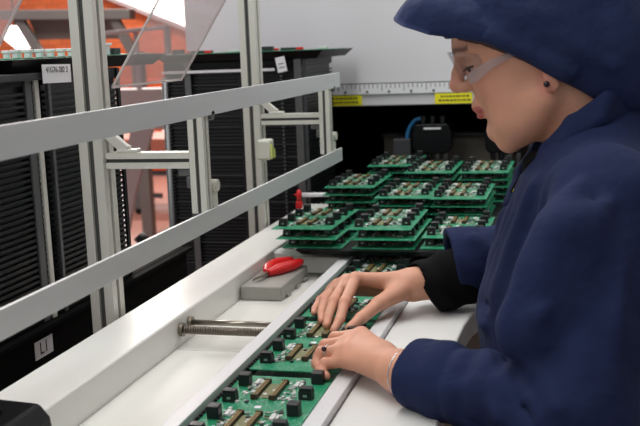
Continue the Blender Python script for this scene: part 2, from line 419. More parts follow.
MB().box((-.7235, 2.20, 1.140), (-.6915, 2.236, 1.188)).build('housing', 'sensor', sb, bevel=.006, seg=3)
MB().prism([(2.203, 1.143), (2.232, 1.143), (2.232, 1.162), (2.203, 1.178)], -.6918, -.688, 'x').build('side_cover', 'lime', sb, bevel=.001)

# clear sneeze-guard sheets, leaning outwards over the conveyor
def sheet(y0, y1, lab):
    r = empty('acrylic_sheet', (-.72, y0, 1.345)); tag(r, lab, 'sheet', 'clear guard sheets')
    a = Vector((-.7215, 0, 1.3450)); b = Vector((-.515, 0, 1.655))
    nrm = Vector((b.z-a.z, 0, -(b.x-a.x))).normalized()*.0015
    m = MB(); vs = []
    for y in (y0, y1):
        for p in (a-nrm, a+nrm, b+nrm, b-nrm): vs.append((p.x, y, p.z))
    m._new(vs, [(0,1,2,3),(7,6,5,4),(0,4,5,1),(1,5,6,2),(2,6,7,3),(3,7,4,0)])
    m.build('clear_panel', 'acrylic', r)
    e = MB()
    for y in (y0, y1): e.obox((a.x, y, a.z), (b.x, y, b.z), .0032, .0032, (0,1,0))
    e.obox((a.x, y0, a.z), (a.x, y1, a.z), .0032, .0032)
    e.build('cut_edge', 'acredge', r)
sheet(1.474, 1.765, 'clear acrylic sheet leaning behind the nearer frame post')
sheet(.80, 1.085, 'clear acrylic sheet at the upper left corner of the photo')
# ------------------------------------------------------------------ magazine racks
def ribbed_wall(m, x0, x1, y0, y1, z0, z1, side):   # slotted plastic wall facing +x or -y
    p = .0098; k = int((z1-z0)/p)
    if side == 'x':
        m.box((x0, y0, z0), (x0+(x1-x0)*.45, y1, z1))
        for i in range(k): m.box((x0+(x1-x0)*.45, y0-.002, z0+i*p+.001), (x1, y1+.002, z0+i*p+.0058))
    else:
        m.box((x0, y0, z0), (x1, y0+(y1-y0)*.45, z1))
        for i in range(k): m.box((x0-.002, y0-.004, z0+i*p+.001), (x1+.002, y0, z0+i*p+.0058))
def magazine(name, x0, x1, y0, y1, z0, z1, label, posts, front=True):
    r = empty(name, ((x0+x1)/2, (y0+y1)/2, z0)); tag(r, label, 'rack', 'black board magazine racks')
    MB().box((x0, y0, z0), (x1, y1, z0+.018)).build('bottom_plate', 'black', r, bevel=.002)
    MB().box((x0, y0, z1-.02), (x1, y1, z1)).build('top_plate', 'black', r, bevel=.002)
    m = MB(); ribbed_wall(m, x1-.014, x1, y0+.004, y1-.004, z0+.018, z1-.02, 'x'); m.build('slotted_wall', 'rack', r)
    m = MB(); ribbed_wall(m, x0, x0+.014, y0+.004, y1-.004, z0+.018, z1-.02, 'x'); m.build('slotted_wall', 'rack', r)
    MB().box((x0+.014, y1-.01, z0+.018), (x1-.014, y1-.004, z1-.02)).build('rear_panel', 'blackm', r)
    for (xa, ya, w, d, mt) in posts:
        MB().box((xa, ya, z0+.001), (xa+w, ya+d, z1-.001)).build('upright', mt, r, bevel=.001)
    return r
# black stand under the two near magazines, with the L1 label
st = empty('rack_stand', (-.95, 1.3, 0)); tag(st, 'long black rack stand with a white L1 label beside the white beam', 'stand')
MB().box((-1.15, .70, .80), (-.851, 2.05, .966)).build('stand_box', 'blackm', st, bevel=.003)
for x, y in ((-1.12, .75), (-.90, .75), (-1.12, 2.0), (-.90, 2.0)):
    MB().box((x-.02, y-.02, 0), (x+.02, y+.02, .80)).build('leg', 'black', st)
MB().box((-.8510, .70, .958), (-.835, 2.05, .9655)).build('ledge', 'blackm', st, bevel=.001)
lb = MB().box((-.8508, 1.391, .9115), (-.8500, 1.4475, .9415)).build('number_label', 'paper', st)
text_mesh('label_text', 'L1', .029, 'inkk', (-.8498, 1.419, .9262), (0, 1, 0), (0, 0, 1), lb)
r1 = magazine('board_magazine', -1.13, -.85, 1.16, 1.462, .966, 1.372, 'nearest black slotted board magazine at the left edge of the photo',
   [(-.852, 1.425, .005, .018, 'grey'), (-.852, 1.452, .006, .012, 'alu')])
MB().box((-.849, 1.12, 1.361), (-.832, 1.515, 1.373)).build('handle_bar', 'dgrey', r1, bevel=.002)
r2 = magazine('board_magazine', -1.13, -.85, 1.485, 1.765, .966, 1.372, 'black slotted board magazine right behind the nearer frame post',
   [(-.852, 1.494, .006, .008, 'grey'), (-.852, 1.753, .005, .012, 'black')])
# back racks on a low black stand
s2 = empty('rack_stand', (-.92, 2.75, 0)); tag(s2, 'black rack stand below the two farther magazines behind the frame', 'stand')
MB().box((-1.13, 2.58, .60), (-.72, 2.95, .70)).build('stand_box', 'blackm', s2, bevel=.003)
for x, y in ((-1.10, 2.62), (-.74, 2.62), (-1.10, 2.91), (-.74, 2.91)):
    MB().box((x-.02, y-.02, 0), (x+.02, y+.02, .60)).build('leg', 'black', s2)
def open_mag(x0, x1, label, ups, ribs=None):
    y0, y1, z0, z1 = 2.60, 2.93, .70, 1.365
    r = magazine('board_magazine', x0, x1, y0, y1, z0, z1, label, ups)
    m = MB(); m.box((x0+.014, y0+.018, z0+.018), (x1-.014, y0+.024, z1-.02))
    i = 0; z = z0+.03
    while z < z1-.03: m.box((x0+.012, y0+.010, z), (x1-.012, y0+.018, z+.0058)); z += .0098
    m.build('slotted_wall', 'rack', r)
    m = MB()
    for z in (.80, .86, .93, .975, 1.02, 1.05, 1.10, 1.135, 1.185, 1.215, 1.26, 1.30):
        m.box((x0+.015, y0+.004, z), (x1-.015, y0+.010, z+.0022))
    m.build('slot_divider', 'dgrey', r)
    if ribs:
        m = MB(); z = z0+.03
        while z < z1-.03: m.box((ribs-.003, y0-.0045, z), (ribs+.003, y0-.0005, z+.005)); z += .0105
        m.build('edge_teeth', 'grey', r)
    return r
open_mag(-1.115, -.885, 'black board magazine behind the nearer hanger, left of the two farther ones', [(-1.052, 2.594, .018, .006, 'grey')])
open_mag(-.865, -.715, 'black board magazine between the farther post and hanger', [(-.738, 2.592, .020, .008, 'grey'), (-.716, 2.596, .010, .006, 'dgrey')], ribs=-.775)
cp = MB(); cp.tube([(-1.062, 2.45, 0), (-1.050, 2.45, 1.33)], .0075, 14); cp.tube([(-1.064, 2.45, 0), (-1.062, 2.45, .012)], .03, 16)
tag(cp.build('chrome_pole', 'grey', None, smooth=True), 'thin chrome pole standing just left of the nearer hanger', 'pole')

def tray_prism(x0, x1, y0, y1, z0, z1, lip, name, lab, cat='tray'):
    r = empty(name, ((x0+x1)/2, (y0+y1)/2, z0)); tag(r, lab, cat)
    m = MB()
    a = [(x0+lip, y0+lip, z0), (x1-lip, y0+lip, z0), (x1-lip, y1-lip, z0), (x0+lip, y1-lip, z0)]
    b = [(x0, y0, z1), (x1, y0, z1), (x1, y1, z1), (x0, y1, z1)]
    m._new(a+b, [(0,3,2,1),(4,5,6,7),(0,1,5,4),(1,2,6,5),(2,3,7,6),(3,0,4,7)])
    m.build('tray_body', 'black', r, bevel=.001)
    return r
tA = tray_prism(-1.10, -.828, 1.365, 1.95, 1.3735, 1.3945, .02, 'board_tray', 'black tray on top of the nearer magazines, holding boards with white relays')
tB = tray_prism(-1.13, -.652, 2.57, 2.95, 1.3655, 1.3865, .022, 'board_tray', 'black tray on the farther magazines, in front of the white hood')
def card(c, ux, uy, w, h, body, par):
    c = Vector(c); ux = Vector(ux).normalized(); uy = Vector(uy).normalized(); n = ux.cross(uy)
    m = MB(); vs = [c+ux*(a*w/2)+uy*(b*h/2)+n*(k*.0004) for k in (-1, 1) for a, b in ((-1,-1),(1,-1),(1,1),(-1,1))]
    m._new(vs, [(0,3,2,1),(4,5,6,7),(0,1,5,4),(1,2,6,5),(2,3,7,6),(3,0,4,7)]); r = m.build('label_card', 'paper', par)
    if body: text_mesh('card_text', body, .0135, 'ink', c+uy*.006+n*.0008, ux, uy, r)
    else:
        m = MB()
        for k in (-.2, .05): m.obox(c+ux*(-w*.3)+uy*(k*h)+n*.0006, c+ux*(w*.3)+uy*(k*h)+n*.0006, .0004, .0022)
        m.build('card_text', 'ink', r)
card((-.8262, 1.490, 1.3695), (0, 1, -.02), (0, .02, 1), .092, .030, '41G76-282 2', tA)
card((-.764, 2.564, 1.352), (1, 0, .18), (-.18, 0, 1), .026, .040, None, tB)
# white rail below the farther tray
wr = MB().box((-1.115, 2.586, 1.335), (-.79, 2.594, 1.3425)).build('rack_rail', 'paper', None, bevel=.001); tag(wr, 'thin white rail below the farther black tray', 'rail')

# ------------------------------------------------------------------ machine with white hood at the back
hm = empty('hood_machine', (-.3, 3.3, 0)); tag(hm, 'machine with raised white hood and dark opening at the back', 'machine')
MB().prism([(-1.205, 1.210), (1.6, 1.210), (1.6, 2.6), (-1.205, 2.6)], 3.0, 3.03, 'y').build('hood_panel', 'panel', hm, bevel=.003)
MB().box((-.99, 3.031, .70), (-.955, 4.0, 2.6)).build('side_wall', 'blackm', hm)
MB().box((1.57, 3.031, .70), (1.6, 4.0, 2.6)).build('side_wall', 'blackm', hm)
MB().box((-.955, 3.97, .70), (1.57, 4.0, 2.6)).build('rear_wall', 'blackm', hm)
MB().box((-.955, 3.031, 1.55), (1.57, 3.97, 1.58)).build('inner_roof', 'blackm', hm)
MB().box((-.99, 3.031, 0), (1.6, 4.0, .70)).build('machine_base', 'dgrey', hm)
MB().box((-.62, 3.22, .70), (.2, 3.25, 1.105)).build('inner_panel', 'cavity', hm, bevel=.003)
MB().box((-.62, 3.19, 1.098), (.2, 3.219, 1.106)).build('inner_ledge', 'dgrey', hm)
ru = MB().box((-.790, 2.992, 1.246), (1.55, 2.9998, 1.2755)).build('ruler_strip', 'paper', hm)
tk = MB(); x = -.78; i = 0
while x < .6:
    L = .012 if i % 5 else .02
    tk.box((x-.0009, 2.9905, 1.2755-L), (x+.0009, 2.9921, 1.2748)); x += .0135; i += 1
for k in range(18):
    xx = -.765 + k*.0675; tk.box((xx+.003, 2.9905, 1.2495), (xx+.010, 2.9921, 1.2560))
tk.build('tick_marks', 'ink', ru)
MB().box((-1.2, 2.9962, 1.2755), (1.55, 2.9998, 1.2790)).build('panel_seam', 'grey', hm)
for x0, x1 in ((-.752, -.642), (-.418, -.308)):
    yl = MB().box((x0, 2.9935, 1.2125), (x1, 2.9998, 1.2435)).build('warning_label', 'yellow', hm)
    tx = MB(); q = random.Random(int(x0*1000))
    for row, zc in ((0, 1.2345), (1, 1.2225)):
        x = x0+.012+(row == 0)*.006
        while x < x1-.014:
            w = q.uniform(.004, .011); tx.box((x, 2.9925, zc-.0022), (x+w, 2.9937, zc+.0022)); x += w+.003
    tx.build('label_text', 'ink', yl)
def spray_head(x, y, lab):
    r = empty('spray_head', (x, y, 1.05)); tag(r, lab, 'machine head', 'black machine heads in the dark opening')
    MB().prism([(x-.058, 1.075), (x-.048, 1.060), (x+.048, 1.060), (x+.058, 1.075), (x+.060, 1.125), (x+.050, 1.150), (x-.050, 1.150), (x-.060, 1.125)], y-.04, y+.04, 'y').build('head_body', 'black', r, bevel=.004)
    b = MB()
    for k in (-.03, 0, .03): b.tube([(x+k, y-.01, 1.150), (x+k, y-.01, 1.172)], .008, 10)
    b.build('fitting', 'rack', r)
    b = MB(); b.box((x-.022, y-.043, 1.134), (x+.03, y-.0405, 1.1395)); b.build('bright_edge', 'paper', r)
    for k in (-.036, -.012, .014, .038):
        MB().tube([(x+k, y-.02, 1.060), (x+k, y-.02, 1.048), (x+k, y-.02, 1.028), (x+k, y-.02, 1.015)], [.009, .009, .005, .006], 10).build('nozzle', 'grey' if k > 0 else 'rack', r)
    MB().box((x-.02, y+.041, 1.08), (x+.02, y+.15, 1.12)).build('mount_arm', 'black', r)
spray_head(-.435, 3.06, 'black machine head with nozzles beside the blue hose')
spray_head(-.215, 3.06, 'black machine head with nozzles partly behind the woman\'s chin')
bh = curve3([(-.520, 3.05, .96), (-.518, 3.05, 1.06), (-.510, 3.05, 1.125), (-.490, 3.05, 1.158), (-.470, 3.05, 1.165), (-.462, 3.06, 1.160)], .0065, 'blue_hose', 'blue', None)
tag(bh, 'blue hose curving up to the left machine head', 'hose')
bh = curve3([(-.117, 3.05, .96), (-.117, 3.05, 1.06), (-.118, 3.05, 1.16)], .0085, 'blue_hose', 'blue', None)
tag(bh, 'blue vertical hose just left of the woman\'s collar', 'hose')
MB().box((-.555, 3.03, .70), (-.500, 3.19, 1.105)).build('hose_bracket', 'dgrey', hm, bevel=.003)
MB().box((-.145, 3.03, .70), (-.085, 3.19, 1.115)).build('hose_bracket', 'dgrey', hm, bevel=.003)

# ------------------------------------------------------------------ far background at the left
hd = empty('hood_trestle', (-3.7, 7, 0)); tag(hd, 'dark grey metal hood with slanted legs before the brick wall', 'hood')
MB().obox((-4.30, 7, 1.715), (-3.22, 7, 1.675), .10, .075).build('top_beam', 'dframe', hd, bevel=.005)
for a, b in (((-4.17, 7, 1.69), (-3.98, 7, 1.36)), ((-3.385, 7, 1.68), (-3.22, 7, 1.36))):
    MB().obox(a, b, .06, .07).build('slanted_leg', 'dframe', hd, bevel=.004)
for xx in (-3.94, -3.20): MB().box((xx-.04, 6.96, 0), (xx+.04, 7.04, 1.40)).build('leg', 'dframe', hd)
MB().prism([(-4.06, 1.52), (-3.38, 1.50), (-3.40, 1.66), (-4.12, 1.68)], 7.06, 7.09, 'y').build('hood_sheet', 'hoodin', hd)
tv = MB(); tv.obox((-2.50, 5.0, 1.50), (-2.10, 5.0, 1.522), .05, .022)
trolley = empty('trolley', (-2.3, 5, 0)); tag(trolley, 'pale pinkish trolley frame behind the acrylic sheet', 'trolley')
tv.build('top_shelf', 'pinkw', trolley, bevel=.003)
for x in (-2.49, -2.11): MB().box((x-.012, 4.98, 0), (x+.012, 5.02, 1.51)).build('leg', 'pinkw', trolley)
MB().box((-2.30, 4.99, 1.2), (-2.28, 5.01, 1.505)).build('brace', 'pinkw', trolley)
MB().box((-2.50, 4.98, .985), (-2.10, 5.2, 1.2)).build('lower_box', 'pinkw', trolley, bevel=.004)
oc = empty('orange_cabinet', (-4.7, 10.7, 0)); tag(oc, 'orange cabinet seen between the racks below the upper bar', 'cabinet')
MB().box((-5.05, 10.45, .06), (-4.36, 10.95, 1.084)).build('cabinet_body', 'orange', oc, bevel=.005)
MB().box((-5.03, 10.48, 0), (-4.38, 10.93, .06)).build('plinth', 'dgrey', oc)
for z in (.68, .50): MB().sphere((-4.52, 10.445, z), .022, 6).build('knob', 'paper', oc)
fb = empty('low_bench', (-3.3, 8.2, 0)); tag(fb, 'red brown bench with grey legs on the floor far behind the racks', 'bench')
MB().box((-4.4, 7.9, .46), (-2.7, 8.6, .66)).build('bench_top', 'bench', fb, bevel=.006)
for x, y in ((-3.72, 7.95), (-2.8, 7.95), (-4.3, 8.5), (-2.8, 8.5)): MB().box((x-.035, y-.03, .05), (x+.035, y+.03, .46)).build('leg', 'grey', fb)
MB().box((-4.05, 7.94, .14), (-3.5, 7.98, .18)).build('foot_rail', 'dgrey', fb)
for x, y in ((-3.72, 7.95), (-2.8, 7.95), (-4.3, 8.5), (-2.8, 8.5)): MB().tube([(x, y-.02, .03), (x, y+.02, .03)], .03, 12).build('castor', 'black', fb)
lp = MB(); lp.prism([(-2.125, 1.10), (-2.03, 1.02), (-2.145, .705), (-2.33, .0), (-2.42, .0)], 4.55, 4.58, 'y')
tag(lp.build('leaning_board', 'pinkw'), 'pinkish board standing behind the nearer frame post', 'board')
hc = empty('hand_cart', (-1.75, 3.6, 0)); tag(hc, 'low hand cart with beige tube handle and black grip on the floor', 'cart')
MB().tube([(-1.606, 3.55, .664), (-1.46, 3.55, .762)], .017, 12).build('handle_tube', 'pipe', hc, smooth=True)
MB().tube([(-1.664, 3.54, .690), (-1.606, 3.54, .628)], .026, 14).build('grip', 'black', hc, smooth=True)
MB().box((-1.66, 3.45, .12), (-1.40, 3.95, .640)).build('cart_body', 'black', hc, bevel=.005)
for x in (-1.63, -1.43):
    for y in (3.5, 3.9): MB().tube([(x-.015, y, .06), (x+.015, y, .06)], .06, 14).build('wheel', 'black', hc)
fl = empty('hanging_lamp', (-4.2, 7.3, 1.5)); tag(fl, 'bright white lamp shade at the far upper left before the bricks', 'lamp')
b = MB(); b.prism([(-4.45, 1.55), (-4.39, 1.64), (-4.29, 1.49), (-4.33, 1.455)], 7.2, 7.4, 'y'); b.build('lamp_shade', mat('lit_lamp_shade', '#ffffff', .5, emit='#fffaf4', estr=3.0), fl)
MB().tube([(-4.39, 7.3, 1.63), (-4.39, 7.3, 4.2)], .008, 8).build('cord', 'black', fl)
# ------------------------------------------------------------------ circuit boards
BT = .0016; RH = .0162; LAYER = .0181
me_board = MB().box((-.0635, -.1225, 0), (.0635, .1225, BT)).mesh('board', 'pcb')
rb = MB(); rb.box((-.0076, -.0076, 0), (.0076, .0076, RH)); me_relay = rb.mesh('relay', 'relay', bevel=.0009, seg=1)
rb = MB(); rb.m(0); rb.box((-.0086, -.0072, 0), (.0086, .0072, RH*.66)); rb.box((-.0078, -.0058, RH*.66), (.0078, .0058, RH*.93)); rb.m(1); rb.box((-.0025, -.0075, .004), (.0025, -.0071, .007))
me_jack = rb.mesh('relay', ('relay', 'chips'), bevel=0)
cb = MB(); cb.m(0); cb.box((-.0034, -.030, 0), (.0034, .030, .0050)); cb.m(1); cb.box((-.0026, -.0285, .005), (-.0008, .0285, .0056)); cb.box((.0012, -.0285, .005), (.0026, .0285, .0056)); cb.m(0); cb.box((-.0045, -.032, 0), (.0045, -.029, .0066)); cb.box((-.0045, .029, 0), (.0045, .032, .0060))
me_conn = cb.mesh('connector', ('conn', 'gold'))
me_lab = MB().box((-.0042, -.0042, 0), (.0042, .0042, .0004)).mesh('barcode_label', 'paper')
me_sock = MB().m(0).box((-.0045, -.0085, 0), (.0015, .0085, .0035)).box((.0022, -.006, 0), (.0062, .007, .0028)).mesh('socket', 'chipw', bevel=.0005, seg=1)
def comps(seed):
    q = random.Random(seed); m = MB()
    for half in (-1, 1):
        yc = .065 if half > 0 else -.049
        for zone, n in (((-.040, -.0245), 62), ((.0105, .034), 62), ((-.0125, -.0015), 8)):
            for k in range(n):
                x = q.uniform(*zone); y = yc+q.uniform(-.044, .046)
                w, d, h, mi = q.choice([(.002,.0012,.0008,0),(.003,.0018,.0012,1),(.0016,.0030,.001,0),(.005,.004,.0018,1),(.0045,.006,.0022,0),(.004,.006,.0022,2),(.0030,.0016,.0012,0),(.0022,.0012,.0009,2),(.003,.005,.0015,0),(.004,.0025,.0016,3)])
                m.m(mi).cbox((x, y, BT+h/2), (w, d, h))
        m.m(3).box((-.0145, yc-.026, BT), (.0005, yc+.026, BT+.0010))
    return m.mesh('surface_components', ('chipw', 'chips', 'chipd', 'chipt'))
ME_COMP = [comps(k) for k in (1, 2, 3)]
RL = [(-.0475, y) for y in (.086, .026, -.032, -.090)] + [(.0465, y) for y in (.106, .047, -.010, -.068)]
def board_proto(cm):
    r = empty('circuit_board')
    link('board', me_board, r, (0, 0, 0))
    for i, (x, y) in enumerate(RL): link('relay', me_jack if i % 2 else me_relay, r, (x, y, BT))
    for yc in (.065, -.049):
        for x in (-.019, .005): link('connector', me_conn, r, (x, yc, BT))
    for x, y in ((-.031, .094), (-.033, -.020), (.024, .090), (.026, -.026)): link('socket', me_sock, r, (x, y, BT))
    link('barcode_label', me_lab, r, (-.0055, .008, BT))
    tag(link('surface_components', cm, r, (0, 0, 0)), kind='stuff')
    return r
protos = [board_proto(c) for c in ME_COMP]
used = [False]*3
cnt = [0]
def place_board(x, y, z, label, group, rz=0.0):
    k = cnt[0] % 3; cnt[0] += 1
    o = protos[k] if not used[k] else copy_tree(protos[k])
    used[k] = True
    o.location = (x, y, z); o.rotation_euler = (0, 0, rz)
    tag(o, label, 'circuit board', group)
    return o
ZB = .9602
cy = [(1.1135, 'green circuit board on the conveyor nearest the camera, cut by the bottom frame'),
      (1.3855, 'green circuit board on the conveyor under the ringed left hand'),
      (1.6575, 'green circuit board on the conveyor behind the bent fingers of the far hand'),
      (1.9295, 'green circuit board on the conveyor running under the black tray')]
for y, lab in cy: place_board(-.3780, y, ZB-BT, lab, 'boards riding on the conveyor')
# black tray with nine stacks of boards
bt = tray_prism(-.556, -.04, 1.905, 2.94, .9805, .9925, .012, 'board_tray', 'wide black tray over the conveyor carrying nine stacks of green boards')
Z0 = .9928
names = ['lowest', 'second from bottom', 'third from bottom', 'fourth from bottom']
def stack(pos, n, where):
    for i in range(n):
        x, y, rz = pos[i] if isinstance(pos, list) else (pos[0]+rng.uniform(-.003, .003), pos[1]+rng.uniform(-.004, .004), rng.uniform(-.012, .012))
        nm = 'topmost' if i == n-1 else names[i]
        place_board(x, y, Z0+i*LAYER, 'green circuit board %s in the %s stack on the black tray' % (nm, where), 'boards stacked on the black tray', rz)
h = .0635; L = .1225
stack([(-.524, 1.922+L, -.006), (-.534, 1.918+L, -.012), (-.5455, 1.931+L, -.020)], 3, 'front left')
stack([(-.3775, 1.920+L, .0), (-.376, 1.918+L, .006), (-.3865, 1.933+L, .0)], 3, 'front middle')
stack([(-.241, 1.928+L, .0), (-.241, 1.946+L, .004)], 2, 'front right')
stack((-.552, 2.385+L), 4, 'middle row left')
stack((-.392, 2.222+L), 4, 'middle row centre')
stack((-.268, 2.215+L+.001), 4, 'middle row right') if False else stack([(-.2615, 2.215+L, 0), (-.2625, 2.218+L, .004), (-.261, 2.214+L, -.003), (-.262, 2.212+L, 0)], 4, 'middle row right')
stack((-.500, 2.665+L), 5, 'back row left')
stack((-.372, 2.522+L), 5, 'back row centre')
stack([(-.234, 2.520+L, 0), (-.235, 2.524+L, .004), (-.233, 2.518+L, -.003), (-.234, 2.520+L, 0), (-.2335, 2.518+L, .003)], 5, 'back row right')
# boards on the rack trays
def top_board(x, y, z, rz, cols, lab):
    r = empty('relay_board', (x, y, z), rz); tag(r, lab, 'circuit board', 'boards on the rack trays')
    link('board', me_board, r, (0, 0, 0))
    for i, c in enumerate(cols):
        m = MB(); m.cbox((c[0], c[1], BT+c[4]/2), (c[2], c[3], c[4]))
        if c[6] == 'white_relay': m.cbox((c[0], c[1], BT+c[4]+.003), (c[2]*1.35, c[3]*1.35, .005))
        link(c[6], m.mesh(c[6], c[5], bevel=.0008, seg=1), r, (0, 0, 0))
    return r
wrel = [(xx, yy+(xx < 0)*.012, .010, .009, .008, 'paper', 'white_relay') for yy in (-.108, -.072, -.036, 0, .036, .072) for xx in (.045, -.045)]
top_board(-.905, 1.535, 1.3948, 0, wrel, 'board with two rows of white relays on the near tray')
top_board(-.905, 1.80, 1.3948, 0, [(.03, .0, .02, .03, .012, 'chipd', 'dark_block'), (.02, -.05, .016, .02, .020, 'paper', 'white_relay'), (-.02, .03, .03, .02, .010, 'pcb', 'green_block')] if False else [(.035, -.05, .018, .022, .016, 'paper', 'white_relay'), (.03, .0, .02, .03, .012, 'chipd', 'dark_block')], 'green board behind the nearer frame post on the near black tray')
redc = [(-.05, -.02, .008, .020, .007, 'red', 'red_block'), (.01, .02, .02, .06, .007, 'chipd', 'dark_block'), (.045, -.06, .014, .03, .007, 'chipw', 'white_block'), (-.02, .08, .02, .03, .012, 'chipd', 'dark_block'), (.03, .07, .008, .014, .006, 'red', 'red_block')]
top_board(-.755, 2.70, 1.3868, math.pi/2, redc, 'green board with red parts on the farther tray, right of the farther post')
top_board(-1.02, 2.70, 1.3868, math.pi/2, redc, 'green board with red parts on the farther tray, left of the farther post')

# marker stuck between stacked boards and a red clip
mk = empty('marker', (-.65, 2.40, 1.02)); tag(mk, 'white marker with red tip poking out of the middle row left stack', 'marker')
zc = 1.0206; ym = 2.453
MB().tube([(-.689, ym, zc), (-.602, ym, zc)], .0058, 16).build('barrel', 'paper', mk, smooth=True)
MB().tube([(-.711, ym, zc), (-.704, ym, zc), (-.6895, ym, zc)], [.0022, .0042, .0050], 14).build('red_tip', 'red', mk, smooth=True)
MB().tube([(-.6025, ym, zc), (-.586, ym, zc)], .0061, 16).build('end_cap', 'black', mk)
rc = empty('peg', (-.594, 2.086, 1.047)); tag(rc, 'small upright red peg standing on a relay of the front left stack', 'peg')
zr = Z0+2*LAYER+BT+RH
MB().box((-.6005, 2.0795, zr), (-.5875, 2.0925, zr+.016)).build('peg_base', 'red', rc, bevel=.002)
MB().tube([(-.594, 2.086, zr+.014), (-.5935, 2.086, zr+.0415)], [.0052, .0045], 12).build('peg_stem', 'red', rc, smooth=True)
# ------------------------------------------------------------------ implicit surfaces (person)
def smin(a, b, k):
    h = np.clip(0.5+0.5*(b-a)/k, 0, 1)
    return b+(a-b)*h-k*h*(1-h)
def smax(a, b, k): return -smin(-a, -b, k)
def rc(p, a, b, ra, rb):
    a = np.asarray(a, float); b = np.asarray(b, float); d = b-a
    t = np.clip(((p-a)@d)/(d@d), 0, 1)
    return np.linalg.norm(p-a-t[:, None]*d, axis=1)-(ra+(rb-ra)*t)
def ell(p, c, r, B=None):
    q = p-np.asarray(c, float)
    if B is not None: q = q@np.asarray(B).T
    r = np.asarray(r, float)
    k0 = np.linalg.norm(q/r, axis=1); k1 = np.linalg.norm(q/(r*r), axis=1)
    return k0*(k0-1)/np.maximum(k1, 1e-9)
def segd(p, a, b):
    a = np.asarray(a, float); b = np.asarray(b, float); d = b-a
    t = np.clip(((p-a)@d)/(d@d), 0, 1)
    return np.linalg.norm(p-a-t[:, None]*d, axis=1)
def nets(fn, lo, hi, h):
    lo = np.asarray(lo, float); n = np.ceil((np.asarray(hi)-lo)/h).astype(int)+1
    c = 4; n = ((n+c-1)//c)*c+1
    nc = (n-1)//c+1
    def pts(idx): return lo+idx*h
    g = np.stack(np.meshgrid(*[np.arange(k)*c for k in nc], indexing='ij'), -1).reshape(-1, 3)
    F0 = fn(pts(g)).reshape(nc)
    near = np.abs(F0) < h*c*2.0
    nb = near.copy()
    for ax in range(3):
        for s in (1, -1):
            r = np.roll(near, s, ax); sl = [slice(None)]*3; sl[ax] = 0 if s == 1 else -1; r[tuple(sl)] = False; nb |= r
        near = nb.copy()
    F = np.repeat(np.repeat(np.repeat(F0, c, 0), c, 1), c, 2)[:n[0], :n[1], :n[2]]
    mk = np.repeat(np.repeat(np.repeat(nb, c, 0), c, 1), c, 2)[:n[0], :n[1], :n[2]]
    # shift so that every coarse node owns the cells around it
    F = np.ascontiguousarray(F); idx = np.argwhere(mk)
    vals = np.empty(len(idx))
    for i in range(0, len(idx), 300000): vals[i:i+300000] = fn(pts(idx[i:i+300000]))
    F[mk] = vals
    S = F < 0
    m = n-1
    acc = np.zeros((*m, 3)); cn = np.zeros(tuple(m))
    corners = [(i, j, k) for i in (0, 1) for j in (0, 1) for k in (0, 1)]
    def sub(A, o): return A[o[0]:o[0]+m[0], o[1]:o[1]+m[1], o[2]:o[2]+m[2]]
    for a in corners:
        for ax in range(3):
            if a[ax] == 0:
                b = list(a); b[ax] = 1
                fa = sub(F, a); fb = sub(F, b); x = sub(S, a) != sub(S, b)
                if not x.any(): continue
                t = np.zeros_like(fa); t[x] = fa[x]/(fa[x]-fb[x])
                cn += x
                for d in range(3):
                    acc[..., d] += np.where(x, a[d]+(t if d == ax else 0), 0)
    act = cn > 0
    ids = -np.ones(tuple(m), int); cells = np.argwhere(act); ids[act] = np.arange(len(cells))
    V = lo+(cells+acc[act]/cn[act][:, None])*h
    Q = []
    for ax in range(3):
        o = [0, 0, 0]; o[ax] = 1
        A = S[:m[0], :m[1], :m[2]]; B = sub(S, o)
        x = np.argwhere(A != B)
        u, v = (ax+1) % 3, (ax+2) % 3
        x = x[(x[:, u] > 0) & (x[:, v] > 0)]
        fl = A[tuple(x.T)]
        def gid(du, dv):
            y = x.copy(); y[:, u] -= du; y[:, v] -= dv; return ids[tuple(y.T)]
        q = np.stack([gid(1, 1), gid(0, 1), gid(0, 0), gid(1, 0)], 1)
        q[~fl] = q[~fl][:, ::-1]; Q.append(q)
    Q = np.concatenate(Q); Q = Q[(Q >= 0).all(1)]
    return V, Q
def relax(V, Q, it=2, lam=.5):
    for _ in range(it):
        s = np.zeros_like(V); c = np.zeros(len(V))
        for k in range(4):
            a = Q[:, k]
            for b in (Q[:, (k+1) % 4], Q[:, (k+3) % 4]):
                np.add.at(s, a, V[b]); np.add.at(c, a, 1)
        V = V*(1-lam)+lam*s/np.maximum(c, 1)[:, None]
    return V
def to_mesh(name, V, Q, mats, tint=None):
    me = bpy.data.meshes.new(name); me.from_pydata(V.tolist(), [], Q.tolist())
    for p in me.polygons: p.use_smooth = True
    for k in (mats if isinstance(mats, (list, tuple)) else [mats]): me.materials.append(M[k])
    if tint is not None:
        at = me.color_attributes.new('tint', 'FLOAT_COLOR', 'POINT')
        at.data.foreach_set('color', np.concatenate([tint, np.ones((len(V), 1))], 1).astype(np.float32).ravel())
    me.update(); return me

